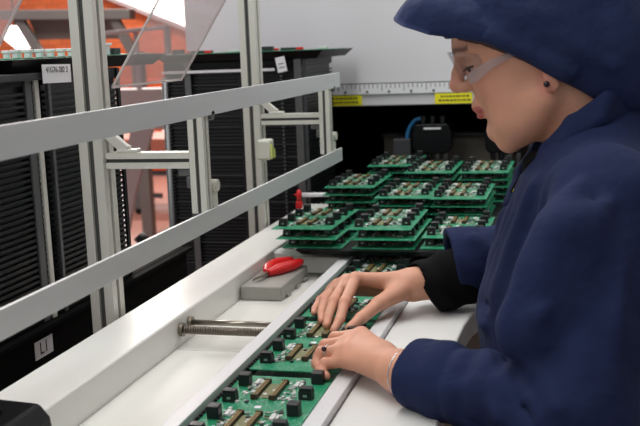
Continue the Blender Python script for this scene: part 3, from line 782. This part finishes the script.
# head frame: origin between the ears, F forwards (looking down to the left), L her left (towards the camera), U up
HO = np.array([-.045, 1.415, 1.36]); PA = math.radians(20)
HF = np.array([-math.cos(PA), 0, -math.sin(PA)]); HL = np.array([0, -1., 0]); HU = np.array([-math.sin(PA), 0, math.cos(PA)])
HB = np.stack([HF, HL, HU])
def HW(f, l, u): return HO+f*HF+l*HL+u*HU
uu = np.array([-.105, -.092, -.080, -.070, -.0625, -.055, -.046, -.040, -.030, -.020, -.010, .0, .02, .035, .048, .06, .07, .085, .10, .12])
fr_ = np.array([.048, .066, .084, .0965, .1015, .1025, .1000, .0990, .1010, .1022, .1030, .1035, .1040, .1045, .1058, .1090, .1105, .1050, .094, .07])
hw_ = np.array([.028, .038, .046, .052, .0555, .058, .0605, .062, .0645, .0668, .0685, .070, .072, .0735, .0745, .0755, .0755, .072, .062, .040])
def head(p):
    q = (p-HO)@HB.T; f, l, u = q[:, 0], q[:, 1], q[:, 2]; al = np.abs(l)
    R = np.interp(u, uu, fr_); Wd = np.interp(u, uu, hw_)
    fc = .015; a = np.where(f > fc, R-fc, .075); n = 2.02
    s = ((np.abs(f-fc)/a)**n+(al/Wd)**n)**(1/n)
    d = (s-1)*np.minimum(a, Wd)*.92
    d = smax(d, u-.115, .01); d = smax(d, (-u-.0735-.35*(.09-f))*.94, .012)
    d = smax(d, -f-.05, .03)
    d = smin(d, ell(q, (-.012, 0, .050), (.104, .0775, .088)), .02)
    # cheekbone and cheek
    for sg in (1, -1):
        d = smin(d, ell(q, (.068, .044*sg, .006), (.022, .018, .020)), .022)
        d = smin(d, ell(q, (.050, .047*sg, -.045), (.034, .017, .030)), .03)
        d = smin(d, rc(q, (.015, .060*sg, -.040), (.080, .026*sg, -.080), .014, .014), .025)
    d = smin(d, ell(q, (.0905, 0, -.063), (.0135, .019, .013)), .012)            # chin
    # eye sockets
    for sg in (1, -1):
        d = smax(d, -ell(q, (.1030, .0335*sg, .0400), (.018, .021, .0125)), .012)
        d = smin(d, rc(q, (.1020, .012*sg, .0585), (.080, .052*sg, .0575), .0062, .0055), .010)   # brow ridge
        d = smin(d, ell(q, (.0832, .0330*sg, .0385), (.0138, .0165, .0132)), .004)       # lids around the eyeball
        d = smax(d, -ell(q, (.0965, .0330*sg, .0345), (.0070, .0125, .0022)), .003)      # slit
    # nose
    d = smin(d, rc(q, (.1035, 0, .054), (.1155, 0, .0345), .0072, .0072), .008)
    d = smin(d, rc(q, (.1155, 0, .0345), (.1215, 0, .0215), .0072, .0095), .006)
    d = smin(d, ell(q, (.1205, 0, .0180), (.0112, .0105, .0098)), .006)
    for sg in (1, -1):
        d = smin(d, ell(q, (.1085, .0115*sg, .0135), (.0125, .0068, .0085)), .005)
        d = smax(d, -ell(q, (.1145, .0062*sg, .0070), (.0050, .0030, .0030)), .002)
        d = smax(d, -rc(q, (.0985, .0195*sg, .0155), (.0900, .0270*sg, -.0080), .0012, .0012), .007)
    # lips
    d = smin(d, rc(q, (.1035, -.010, -.0175), (.1035, .010, -.0175), .0085, .0085), .010)
    d = smin(d, rc(q, (.1072, -.0085, -.0205), (.1072, .0085, -.0205), .0042, .0042), .005)
    d = smin(d, ell(q, (.1050, 0, -.0320), (.0065, .0150, .0052)), .005)
    d = smax(d, -rc(q, (.1105, -.0, -.0268), (.0960, .0240, -.0278), .0012, .0009), .0025)
    d = smax(d, -rc(q, (.1105, .0, -.0268), (.0960, -.0240, -.0278), .0012, .0009), .0025)
    # ears
    for sg in (1, -1):
        q2 = q.copy(); q2[:, 1] = q[:, 1]*sg
        d2 = ell(q2, (-.003, .0770, -.0215), (.0105, .0055, .0135))
        d2 = smin(d2, ell(q2, (-.008, .0772, .000), (.013, .0042, .018)), .006)
        d2 = smax(d2, -ell(q2, (.002, .0865, .004), (.009, .006, .014)), .004)
        d2 = d2
        d = smin(d, d2, .005)
    return d
A = np.array
def hand(p, w, fore, fingers, thumb, kn, extra):
    # palm: fan of tapered cones from the wrist to every knuckle
    d = rc(p, fore, w, .033, .0255)
    mc = [f[0] for f in fingers]
    W = np.asarray(w, float)
    palm = None
    for i, m in enumerate(mc):
        m = np.asarray(m, float); st = W+(m-W)*.12
        c = rc(p, st, m, .0185, .0108 if i < 3 else .0098)
        palm = c if palm is None else smin(palm, c, .012)
    d = smin(d, palm, .014)
    t0, t1, t2, t3 = thumb
    d = smin(d, rc(p, t0, t1, .0165, .0115), .014)
    for m in kn: d = smin(d, ell(p, m, (.0088, .0088, .0088)), .008)
    fg = smin(rc(p, t1, t2, .0112, .0098), rc(p, t2, t3, .0096, .0078), .004)
    d = smin(d, fg, .006)
    for i in range(3):
        for w_ in (.25, .5, .75):
            m0 = A(fingers[i][0])*(1-w_)+A(fingers[i+1][0])*w_; m1 = A(fingers[i][1])*(1-w_)+A(fingers[i+1][1])*w_
            d = smin(d, rc(p, m0, m0+(m1-m0)*.36, .0094, .0078), .006)
    for i, f in enumerate(fingers):
        s = (1.0, 1.03, .98, .86)[i]
        c = rc(p, f[0], f[1], .0098*s, .0088*s)
        c = smin(c, rc(p, f[1], f[2], .0087*s, .0076*s), .003)
        c = smin(c, rc(p, f[2], f[3], .0076*s, .0064*s), .003)
        c = smin(c, ell(p, f[1], (.0093*s,)*3), .003)
        d = smin(d, c, .0035)
    return d
A = np.array
LWR = A([-.2143, 1.190, .9900]); LEL = A([-.010, 1.085, .990]); LSH = A([.030, 1.205, 1.205])
RWR = A([-.2618, 1.590, 1.0045]); REL = A([-.030, 1.700, 1.030]); RSH = A([.010, 1.560, 1.210])
LFG = [[(-.2853,1.285,1.0085), (-.3297,1.313,.9935), (-.3420,1.313,.9760), (-.3405,1.300,.9685)],
       [(-.2928,1.268,1.0045), (-.3379,1.290,.9890), (-.3473,1.285,.9750), (-.3420,1.272,.9685)],
       [(-.2960,1.250,.9975), (-.3381,1.268,.9860), (-.3432,1.258,.9740), (-.3350,1.246,.9685)],
       [(-.2925,1.233,.9870), (-.3275,1.246,.9785), (-.3324,1.237,.9705), (-.3215,1.227,.9675)]]
LTH = [(-.2456,1.232,.9960), (-.2790,1.286,.9845), (-.3120,1.322,.9770), (-.3346,1.343,.9705)]
RFG = [[(-.3500,1.545,1.0232), (-.3553,1.485,.9990), (-.3559,1.450,.9800), (-.3605,1.429,.9695)],
       [(-.3710,1.570,1.0133), (-.3794,1.510,.9930), (-.3797,1.475,.9775), (-.3785,1.456,.9695)],
       [(-.3915,1.590,1.0000), (-.4020,1.540,.9870), (-.3988,1.507,.9750), (-.3930,1.482,.9690)],
       [(-.4050,1.603,.9880), (-.4165,1.568,.9790), (-.4194,1.545,.9715), (-.4180,1.529,.9680)]]
RTH = [(-.2830,1.556,.9990), (-.3061,1.512,.9915), (-.3261,1.467,.9790), (-.3380,1.442,.9705)]
def trunk(p):
    d = rc(p, HW(-.030, 0, -.030), (.030, 1.395, 1.205), .053, .058)
    d = smin(d, ell(p, (.045, 1.385, 1.08), (.095, .150, .190)), .05)
    d = smin(d, rc(p, LSH, RSH, .045, .045), .05)
    d = smin(d, ell(p, (.065, 1.385, .86), (.100, .150, .170)), .06)
    for s, e, w in ((LSH, LEL, LWR), (RSH, REL, RWR)):
        d = smin(d, smin(rc(p, s, e, .045, .037), rc(p, e, w, .037, .026), .02), .03)
    return d
def bodyf(p):
    d = np.full(len(p), 9.0)
    def inc(c, r, fn, k):
        nonlocal d
        dist = np.linalg.norm(p-A(c), axis=1)-r
        m = dist < .05
        if m.any(): d[m] = smin(d[m], fn(p[m]), k)
        d[~m] = np.minimum(d[~m], np.maximum(dist[~m], .03))
    d = np.minimum(d, 9); d = trunk(p)
    inc(HW(.02, 0, .01), .16, head, .018)
    inc((-.29, 1.26, .985), .11, lambda q: hand(q, LWR, LWR+(LEL-LWR)*.3, LFG, LTH, [f[0] for f in LFG], None), .008)
    inc((-.35, 1.54, .995), .14, lambda q: hand(q, RWR, RWR+(REL-RWR)*.3, RFG, RTH, [f[0] for f in RFG], None), .008)
    return d
V, Q = nets(bodyf, (-.44, 1.03, .72), (.175, 1.765, 1.50), .0024)
V = relax(V, Q, 1, .35)
# tint: skin tone with redder lips, nose tip, knuckles, dark brows
q = (V-HO)@HB.T
base = A(lin('#d49b81')[:3]); tint = np.tile(base, (len(V), 1))
def blend(w, col):
    global tint
    c = A(lin(col)[:3]); w = np.clip(w, 0, 1)[:, None]; tint = tint*(1-w)+c*w
gs = lambda x, s: np.exp(-(x/s)**2)
def reg(c, r): return np.clip(1.35-np.linalg.norm((q-A(c))/A(r), axis=1), 0, 1)
blend(.5*reg((.125, 0, .018), (.016, .016, .016)), '#cf8474')
blend(.6*reg((.004, .078, -.022), (.016, .012, .018)), '#d07f74')
blend(.30*reg((.075, .055, -.004), (.030, .03, .026)), '#d08a76')
lipm = ((q[:, 0] > .095) & (np.abs(q[:, 1]) < .021) & (q[:, 2] < -.0175+.0) & (q[:, 2] > -.0375)).astype(float)
lipm *= np.clip((q[:, 0]-(.1095-np.abs(q[:, 1])*.55))/.003+1.0, 0, 1)
blend(lipm*.8, '#b9585a')
brow = np.minimum(np.abs(q[:, 2]-(.0650-np.clip((np.abs(q[:, 1])-.030)/.02, 0, 1)*.004))/.0038, 4)
bw = np.exp(-brow**2)*((np.abs(q[:, 1]) > .010) & (np.abs(q[:, 1]) < .057) & (q[:, 0] > .06))
blend(bw*.85, '#3b2118')
for f in LFG+RFG:
    for j in (0, 1):
        blend(.28*np.exp(-(np.linalg.norm(V-A(f[j]), axis=1)/.013)**2), '#d07f6c')
    blend(.22*np.exp(-(np.linalg.norm(V-A(f[3]), axis=1)/.011)**2), '#d27a6a')
me = to_mesh('person', V, Q, 'skin', tint)
person = link('person', me)
tag(person, 'woman in navy coat, cap and clear safety glasses, both hands on a conveyor board', 'person')

def cloth(name, fn, lo, hi, h, m, it=1, par=None):
    v, f = nets(fn, lo, hi, h); v = relax(v, f, it, .4)
    return link(name, to_mesh(name, v, f, m), par if par is not None else person)

# ---- navy coat
def dirplane(p, c, n): return (p-A(c))@(A(n)/np.linalg.norm(n))
def ridge(p, a, b, w, h):
    a = A(a, ); b = A(b); v = b-a
    t = ((p-a)@v)/(v@v); tp = np.clip(4*(t+.12)*(1.12-t)/1.5376, 0, 1)**.7
    dd = np.linalg.norm(p-a-np.clip(t, -.12, 1.12)[:, None]*v, axis=1)
    return -h*1.4*tp*np.exp(-(dd/w)**2) if h > 0 else -h*1.8*tp*np.exp(-dd/(w*.85))
CUFF_L = LWR+(LEL-LWR)*.075
AXL = (LEL-LWR)/np.linalg.norm(LEL-LWR)
CUFF_R = A([-.205, 1.628, 1.030]); AXR = A([.93, .30, .16]); AXR = AXR/np.linalg.norm(AXR)
def coatf(p):
    d = ell(p, (.028, 1.390, 1.075), (.138, .178, .215))
    d = smin(d, ell(p, (.020, 1.400, 1.00), (.157, .165, .150)), .06)
    d = smin(d, rc(p, LSH+A([0, .01, .0]), RSH, .066, .066), .05)
    d = smin(d, ell(p, (.045, 1.385, .86), (.138, .185, .20)), .08)
    d = smin(d, rc(p, (.045, 1.395, 1.16), (.028, 1.395, 1.255), .092, .066), .04)
    # near arm
    e = LEL+A([.004, 0, -.004])
    a = rc(p, LSH+A([.004, .0, -.008]), e, .075, .066)
    f = rc(p, e, LWR+A([-.004, .0, .004]), .064, .0375)
    arm = smin(a, f, .025)
    arm = smin(arm, rc(p, (-.012, 1.125, 1.180), (-.056, 1.098, 1.078), .040, .036), .035)
    arm = arm+ridge(p, (-.100, 1.15, 1.055), (-.050, 1.03, 1.030), .008, -.012)
    for x, y, w, h in [((-.085, 1.16, 1.045), (-.050, 1.04, 1.00), .009, -.012), ((-.105, 1.15, 1.05), (-.085, 1.05, .985), .010, .009), ((-.125, 1.16, 1.04), (-.110, 1.08, .96), .008, -.008),
                       ((-.145, 1.16, 1.035), (-.125, 1.10, .96), .009, .007), ((-.06, 1.13, 1.065), (-.02, 1.02, 1.02), .011, .010), ((-.165, 1.17, 1.03), (-.16, 1.12, .965), .008, -.005),
                       ((-.03, 1.05, 1.12), (-.07, 1.12, 1.05), .012, .008), ((.00, 1.06, 1.10), (-.05, 1.05, 1.03), .010, -.007), ((-.09, 1.08, 1.02), (-.18, 1.13, .985), .010, .006)]:
        arm = arm+ridge(p, x, y, w, h)
    cl = (p-CUFF_L)@AXL
    arm = arm-.0035*np.clip((.070-cl)/.006, 0, 1)-.0012*np.sin(cl*170)*np.exp(-((cl-.10)/.06)**2)*2
    arm = smax(arm, -cl, .003)
    # far arm with loose sleeve
    b = rc(p, RSH, REL, .072, .064)
    g = rc(p, REL, CUFF_R+A([0, 0, .004]), .062, .056)
    arm2 = smin(b, g, .03)
    cr = (p-CUFF_R)@AXR
    arm2 = arm2-.003*np.clip((.055-cr)/.005, 0, 1)+ridge(p, (-.17, 1.60, 1.09), (-.10, 1.60, 1.02), .012, .007)+ridge(p, (-.13, 1.60, 1.10), (-.06, 1.58, 1.06), .012, .007)
    arm2 = smax(arm2, -cr, .003)
    d = smin(d, arm2, .022)
    # body folds
    R_ = lambda lst: sum(ridge(p, x, y, w, h) for x, y, w, h in lst)
    d = d+R_([((-.105, 1.43, 1.20), (-.125, 1.42, 1.00), .010, .008), ((-.09, 1.36, 1.20), (-.115, 1.35, .98), .011, -.009),
              ((-.06, 1.28, 1.22), (-.105, 1.31, 1.05), .012, .010), ((-.05, 1.24, 1.24), (-.08, 1.24, 1.08), .009, -.010),
              ((-.085, 1.33, 1.16), (-.12, 1.36, 1.02), .009, .007), ((-.12, 1.30, 1.045), (-.10, 1.42, 1.045), .007, -.007),
              ((-.13, 1.28, 1.02), (-.12, 1.42, 1.02), .012, .007), ((-.02, 1.20, 1.26), (-.07, 1.22, 1.12), .011, .010)])
    d = smin(d, arm, .010)
    # shoulder seam and sleeve-head folds
    d = d+R_([((.05, 1.235, 1.285), (-.015, 1.195, 1.235), .006, -.005), ((-.015, 1.195, 1.235), (-.045, 1.185, 1.17), .006, -.005),
              ((.0, 1.14, 1.24), (-.045, 1.13, 1.12), .012, .008), ((.03, 1.12, 1.22), (-.03, 1.08, 1.08), .013, .007), ((.02, 1.13, 1.225), (-.035, 1.10, 1.10), .008, -.006),
              ((-.055, 1.13, 1.10), (-.075, 1.14, 1.03), .010, .008), ((.06, 1.10, 1.20), (.03, 1.05, 1.02), .014, .006)])
    # lapel: raised fold from the neck to the button line
    d = d+ridge(p, (.0, 1.318, 1.265), (-.10, 1.395, 1.165), .008, -.004)
    # fine wrinkles
    w = np.sin(p[:, 0]*61+2*np.sin(p[:, 2]*23)+p[:, 1]*17)*np.sin(p[:, 2]*47+p[:, 1]*31+1.3)
    d = d+.0016*w
    # neck opening (V) and sleeve openings
    d = smax(d, -rc(p, (-.020, 1.393, 1.250), (-.075, 1.393, 1.37), .063, .080), .006)
    vx = rc(p, (-.050, 1.410, 1.265), (-.110, 1.422, 1.178), .040, .008)
    d = smax(d, -vx, .006)
    d = smax(d, -rc(p, LWR-AXL*.05, LWR+(LEL-LWR)*.14, .0315, .0315), .002)
    d = smax(d, -rc(p, CUFF_R-AXR*.05, CUFF_R+AXR*.05, .049, .047), .002)
    d = smax(d, -(p[:, 2]-.735), .004)
    return d
coat = cloth('coat', coatf, (-.27, .985, .715), (.225, 1.80, 1.335), .0035, 'navy', 1)
# collar fold around the neck
def collarf(p):
    out = None
    pts = [(-.082, 1.408, 1.163), (-.064, 1.378, 1.196), (-.044, 1.345, 1.243), (-.014, 1.326, 1.276), (.030, 1.328, 1.306), (.078, 1.395, 1.318), (.030, 1.465, 1.306), (-.012, 1.470, 1.280), (-.052, 1.460, 1.250), (-.078, 1.452, 1.208), (-.094, 1.432, 1.166)]
    wd = [.006, .015, .022, .026, .026, .026, .026, .024, .020, .012, .006]
    for i in range(len(pts)-1):
        a, b = A(pts[i]), A(pts[i+1])
        c = None
        for s in (-1, 0, 1):
            o0 = A([.010*s*-.4, 0, -wd[i]*s*.55]); o1 = A([.010*s*-.4, 0, -wd[i+1]*s*.55])
            sgn = -1 if (a[1]+b[1])/2 < 1.395 else 1
            o0 = o0+A([0, sgn*.006*(s+1), 0]); o1 = o1+A([0, sgn*.006*(s+1), 0])
            k = rc(p, a+o0, b+o1, .0075, .0075)
            c = k if c is None else smin(c, k, .012)
        out = c if out is None else smin(out, c, .008)
    return out
cloth('collar', collarf, (-.16, 1.27, 1.13), (.11, 1.53, 1.38), .0035, 'navy', 1, coat)

# ---- black undershirt: neckline and loose far sleeve
def shirtf(p):
    d = rc(p, (.028, 1.393, 1.205), (-.018, 1.393, 1.246), .064, .056)
    d = smin(d, rc(p, (-.02, 1.393, 1.215), (-.045, 1.405, 1.180), .050, .034), .03)
    d = smax(d, dirplane(p, (-.035, 1.393, 1.256), (-.45, 0, .9)), .004)
    return d
ush = cloth('undershirt', shirtf, (-.15, 1.30, 1.14), (.11, 1.48, 1.33), .0035, 'knit', 1)
SLA = A([-.238, 1.606, .9995]); SLB = A([-.150, 1.645, 1.028])
def sleevef(p):
    ax = (SLB-SLA)/np.linalg.norm(SLB-SLA); t = (p-SLA)@ax
    d = rc(p, SLA-ax*.03, SLB, .044, .048)
    d = smin(d, rc(p, SLA+A([-.016, .004, -.012]), SLB+A([0, 0, -.02]), .038, .035), .02)
    d = d+.0015*np.sin(t*150+p[:, 2]*60)
    nn = A([.76, .28, .58]); nn = nn/np.linalg.norm(nn)
    d = smax(d, -((p-(SLA+A([-.010, 0, -.012])))@nn), .006)
    d = smax(d, -rc(p, RWR-ax*.02, SLA+ax*.03, .0345, .037), .003)
    d = smax(d, .9572-p[:, 2], .004)
    return d
cloth('undershirt_sleeve', sleevef, (-.33, 1.53, .945), (-.09, 1.72, 1.10), .0026, 'knit', 1, ush)
# ---- lanyard strap at the neckline
ld = MB(); ld.obox((-.060, 1.432, 1.232), (-.090, 1.432, 1.181), .012, .0022, (0, 1, 0)); lan = ld.build('lanyard', 'black', person)
lt = MB()
for k, wd_ in enumerate((.0075, .0045, .0075, .006, .0075)):
    c_ = A([-.0690, 1.4305, 1.2165])+A([-.030, 0, -.051])/.0592*(k*.0042)
    dx_ = A([.051, 0, -.030])/.0592*wd_/2
    lt.obox(c_-dx_, c_+dx_, .0022, .0008, (0, 1, 0))
lt.build('lanyard_print', 'paper', lan)
MB().obox((-.0868, 1.4306, 1.1866), (-.0892, 1.4306, 1.1824), .006, .001, (0, 1, 0)).build('lanyard_tip', 'yellow', lan)

# ---- cap with soft visor and snood
ce_f = [-.12, -.09, -.060, -.034, .0037, .031, .067, .09, .107, .13]
ce_u = [-.125, -.108, -.082, -.048, -.004, .029, .066, .078, .083, .088]
def capf(p):
    q = (p-HO)@HB.T; f, l, u = q[:, 0], q[:, 1], q[:, 2]
    d = ell(q, (.002, 0, .082), (.112, .0885, .082))
    d = smin(d, ell(q, (-.045, 0, .062), (.108, .099, .105)), .04)
    d = smin(d, ell(q, (-.085, 0, -.010), (.078, .092, .108)), .05)
    g = np.interp(f, ce_f, ce_u)
    d = smin(d, head(p)-.0075, .012)
    # gathered folds of the soft cloth
    d = d-.0028*np.sin(l*55+u*38+f*25)*np.sin(f*48-u*22+.6)
    for a, b, h in (((.095, .035, .12), (.03, .085, .05), .006), ((.075, .05, .15), (-.03, .095, .06), .006), ((.02, .085, .10), (-.08, .09, -.03), .006), ((.05, .088, .065), (-.03, .09, -.02), .005), ((-.06, .08, .12), (-.12, .07, -.02), .006)):
        d = d-h*np.exp(-(segd(q, a, b)/.010)**2)
    d = smax(d, (g-u)*.72, .006)
    return d
cap = cloth('cap', capf, (-.19, 1.29, 1.21), (.175, 1.54, 1.56), .0034, 'navyc', 1)
# visor: soft brim lofted from the crown to the outer edge, with thickness
ph = [-95, -75, -55, -35, -18, 0, 18, 35, 55, 75, 95]
out_pts = {0: (.1715, 0, .1400), 18: (.1680, .026, .1335), 35: (.1560, .046, .1200), 55: (.1260, .063, .0960), 75: (.0900, .0755, .0770), 95: (.055, .0825, .0560)}
in_pts = {0: (.085, 0, .1600), 18: (.082, .028, .1560), 35: (.074, .052, .145), 55: (.060, .070, .125), 75: (.042, .081, .100), 95: (.028, .086, .068)}
def vpt(a, t):
    s = 1 if a >= 0 else -1
    o = A(out_pts[abs(a)]); i = A(in_pts[abs(a)])
    p = i*(1-t)+o*t
    bul = math.sin(math.pi*min(t, 1))*.010
    return p+A([bul*.5, bul*.6*min(1, abs(a)/40.), bul]), s
vm = MB(); nt_ = 10; grid = []
K = []
for i in range(len(ph)-1):
    for k in range(4): K.append((ph[i], ph[i+1], k/4))
K.append((ph[-1], ph[-1], 0))
for side in (0, 1):
    rows = []
    for (a, b, w) in K:
        row = []
        for j in range(nt_+1):
            t = j/nt_
            p1, s1 = vpt(a, t); p2, s2 = vpt(b, t)
            p1 = p1*A([1, s1, 1]); p2 = p2*A([1, s2, 1]); p_ = p1*(1-w)+p2*w
            ed = math.sqrt(max(0, 1-((t-.93)/.07)**2)) if t > .93 else 1
            p_ = p_-A([.0, 0, .0045*ed])*side
            p_ = p_+A([0, 0, .0008*math.sin(p_[1]*140)*math.sin(t*7)])
            row.append(vm.bm.verts.new(HW(*p_)))
        rows.append(row)
    grid.append(rows)
for side in (0, 1):
    for r0, r1 in zip(grid[side], grid[side][1:]):
        for j in range(nt_): vm.bm.faces.new((r0[j], r0[j+1], r1[j+1], r1[j]))
for r0, r1, s0, s1 in zip(grid[0], grid[0][1:], grid[1], grid[1][1:]):
    vm.bm.faces.new((r0[-1], r1[-1], s1[-1], s0[-1])); vm.bm.faces.new((r0[0], r1[0], s1[0], s0[0]))
vis = vm.build('visor', 'navyc', cap, smooth=True)

# ---- hair strands showing below the cap edge
def hairf(p, sd=1):
    q = (p-HO)@HB.T; g = np.interp(q[:, 0], ce_f, ce_u)
    d = head(p)-.0022-.0006*np.sin(q[:, 2]*900+q[:, 0]*300)
    d = smax(d, g-.0075+.004*np.abs(q[:, 0]-.07)/.03-q[:, 2], .002); d = smax(d, q[:, 2]-g-.012, .002)
    d = np.maximum(d, .02-q[:, 1]*sd); d = smax(d, .022-q[:, 0], .002); d = smax(d, q[:, 0]-.094, .002); d = smax(d, -head(p)-.004, .002)
    return d
for sd in (1, -1): cloth('hair', lambda p, sd=sd: hairf(p, sd), (-.17, 1.30, 1.33), (-.03, 1.53, 1.50), .0018, 'hair', 1)

# ---- eyes
for sg in (1, -1):
    e = HW(.0832, .0330*sg, .0378)
    ey = MB().sphere(e, .0122, 14).build('eye', 'eyew', person, smooth=True)
    ip = e+HF*.0085-HU*.0045+HL*.001*sg
    MB().sphere(ip, .0055, 10).build('iris', 'iris', ey, smooth=True)
    lm = MB()
    lp_ = [HW(.0832+.0146*math.cos(a_), (.0330+.0172*math.sin(a_))*sg, .0368-.0012*abs(math.sin(a_))) for a_ in [-1.1+2.45*k/12 for k in range(13)]]
    lm.tube(lp_, .0011, 6)
    for k in range(13):
        a_ = -1.1+2.45*k/12; lm.tube([lp_[k], lp_[k]+(HF*math.cos(a_)+HL*math.sin(a_)*sg)*.006-HU*.0030], [.0007, .0003], 5)
    lm.build('eyelashes', 'lash', ey)

# ---- clear safety glasses
sg_ = empty('safety_glasses', HW(.11, 0, .04)); sg_.parent = person; 
lensm = MB(); NL = 22; rows = []
for side in (0, 1):
    R = []
    for i in range(NL+1):
        a = math.radians(-78+156*i/NL); l = math.sin(a)*.064; fx = .062+.0565*math.cos(a)
        w = abs(a)/math.radians(78)
        dip = .010*math.exp(-(l/.012)**2)
        top = .067-.020*w**2; bot = .0195+dip*1.2+.008*w**3
        if abs(l) < .006: bot = max(bot, .036)
        rr = []
        for j in range(7):
            t = j/6; u = bot+(top-bot)*t
            n = A([math.cos(a), math.sin(a), 0])
            pt = A([fx-.0045*(1-t), l, u])-n*.002*side
            rr.append(lensm.bm.verts.new(HW(*pt)))
        R.append(rr)
    rows.append(R)
for side in (0, 1):
    for a, b in zip(rows[side], rows[side][1:]):
        for j in range(6): lensm.bm.faces.new((a[j], a[j+1], b[j+1], b[j]))
for (a, b), (c, d_) in zip(zip(rows[0], rows[0][1:]), zip(rows[1], rows[1][1:])):
    lensm.bm.faces.new((a[0], b[0], d_[0], c[0])); lensm.bm.faces.new((a[6], b[6], d_[6], c[6]))
for i in (0, NL):
    for j in range(6): lensm.bm.faces.new((rows[0][i][j], rows[0][i][j+1], rows[1][i][j+1], rows[1][i][j]))
def childw(mb, name, m, par, **k):
    o = mb.build(name, m, None, **k); o.parent = par
    o.matrix_parent_inverse = Matrix.Translation(-Vector(par.location)); return o
childw(lensm, 'lens', 'lens', sg_, smooth=True)
for s in (1, -1):
    tm = MB()
    tm.prism([(0, 0), (1, 0), (1, 1), (0, 1)], 0, 0.0001) if False else None
    P0 = [HW(.0985, .0535*s, .0205), HW(.088, .0640*s, .0222), HW(.060, .0745*s, .0292), HW(.030, .0790*s, .0310), HW(.000, .0805*s, .0290)]
    hs = [.0065, .0085, .0055, .0035, .0028]
    vs = []
    for p_, hh in zip(P0, hs):
        for a, b in ((-1, -1), (1, -1), (1, 1), (-1, 1)): vs.append(Vector(p_+HL*(a*.0013)+HU*(b*hh)))
    fs = [(0,1,2,3), (19,18,17,16)]
    for i in range(4):
        for j in range(4): fs.append((i*4+j, i*4+(j+1) % 4, i*4+4+(j+1) % 4, i*4+4+j))
    tm._new(vs, fs); childw(tm, 'temple_arm', 'lensarm', sg_, bevel=.0006)

# ---- jewellery
er = MB(); er.sphere(HW(.0035, .0838, -.0215), .0042, 8); er.build('ear_stud', 'stone', person, smooth=True)
def ringm(c, ax, R, name):
    c = Vector(c); ax = Vector(ax).normalized(); x = ax.orthogonal().normalized(); y = ax.cross(x)
    m = MB(); m.tube([c+(x*math.cos(t)+y*math.sin(t))*R for t in [2*math.pi*k/24 for k in range(25)]], .0011, 8, cap=False)
    return m
pr0, pr1 = Vector(LFG[2][0]), Vector(LFG[2][1]); cR = pr0.lerp(pr1, .72); axr = (pr1-pr0).normalized()
rg = ringm(cR, axr, .0096, 'ring').build('finger_ring', 'silver', person, smooth=True)
upn = Vector((-.25, -.75, .62)); upn = (upn-axr*upn.dot(axr)).normalized()
MB().sphere(cR+upn*.0112, (.0036, .0036, .0036), 8).build('gem', 'stone', rg, smooth=True)
bc = LWR+(LEL-LWR)*.0; rb_ = ringm(bc, AXL, .0282, 'b').build('bracelet', 'silver', person, smooth=True)

# ---- trousers and shoes (below the worktop)
def trf(p):
    d = None
    for s in (-1, 1):
        hip = A([.065, 1.385+.085*s, .86]); kn = A([.055, 1.385+.095*s, .47]); an = A([.085, 1.385+.10*s, .07])
        k = smin(rc(p, hip, kn, .098, .072), rc(p, kn, an, .072, .060), .04)
        d = k if d is None else smin(d, k, .03)
    return smax(smax(d, .06-p[:, 2], .004), p[:, 2]-.90, .01)
cloth('trousers', trf, (-.06, 1.16, .04), (.20, 1.61, .92), .010, 'trouser', 1)
for s in (-1, 1):
    def shf(p, s=s):
        y = 1.385+.10*s
        d = smin(rc(p, (.10, y, .045), (-.09, y, .036), .042, .034), rc(p, (.09, y, .05), (.088, y, .10), .042, .044), .02)
        return smax(d, .001-p[:, 2], .004)
    cloth('shoe', shf, (-.15, 1.385+.10*s-.08, -.01), (.17, 1.385+.10*s+.08, .13), .007, 'shoe', 1)

# ------------------------------------------------------------------ camera
cam = bpy.data.cameras.new('camera'); co = bpy.data.objects.new('camera', cam); COL.objects.link(co)
cam.sensor_width = 36; cam.sensor_fit = 'HORIZONTAL'; cam.lens = 36*1000/640.0
Rm = Matrix(((0.968, -0.005, 0.251), (0.248, 0.170, -0.954), (-0.037, 0.985, 0.166)))
Rq = Rm.to_quaternion(); Rq.normalize()
co.location = (0, 0, 1.40); co.rotation_mode = 'QUATERNION'; co.rotation_quaternion = Rq
cam.clip_start = .02; cam.clip_end = 60
cam.dof.use_dof = True; cam.dof.focus_distance = 1.55; cam.dof.aperture_fstop = 9
SC.camera = co

# ------------------------------------------------------------------ light
def area(name, loc, size, energy, rot=(0, 0, 0), color=(1, 1, 1)):
    l = bpy.data.lights.new(name, 'AREA'); l.shape = 'RECTANGLE'; l.size = size[0]; l.size_y = size[1]; l.energy = energy; l.color = color
    o = bpy.data.objects.new(name, l); COL.objects.link(o); o.location = loc; o.rotation_euler = rot; return o
area('ceiling_tube_light', (-.75, 1.5, 3.0), (.5, 2.4), 40, color=(1, 1, .985))
area('ceiling_tube_light', (-1.3, -.6, 3.0), (.5, 2.0), 20, color=(1, 1, .985))
area('ceiling_tube_light', (.6, 2.4, 3.0), (.5, 1.2), 14, color=(1, 1, .985))
area('ceiling_tube_light', (-3.6, 5.8, 3.9), (1.2, 3.0), 220, color=(1, .95, .9))
area('ceiling_tube_light', (-3.9, 9.3, 3.9), (2.4, .6), 170, color=(1, .95, .9))
area('window_daylight', (-4.6, 10.5, 2.6), (1.2, 1.4), 60, rot=(math.radians(-75), 0, math.radians(20)), color=(1, .97, .93))
wd = bpy.data.worlds.new('World'); SC.world = wd; wd.use_nodes = True
wd.node_tree.nodes['Background'].inputs['Color'].default_value = (.84, .87, .87, 1); wd.node_tree.nodes['Background'].inputs['Strength'].default_value = .52
SC.view_settings.view_transform = 'Standard'; SC.view_settings.look = 'None'
SC.view_settings.exposure = -0.04; SC.view_settings.gamma = 1.0; SC.view_settings.use_curve_mapping = False
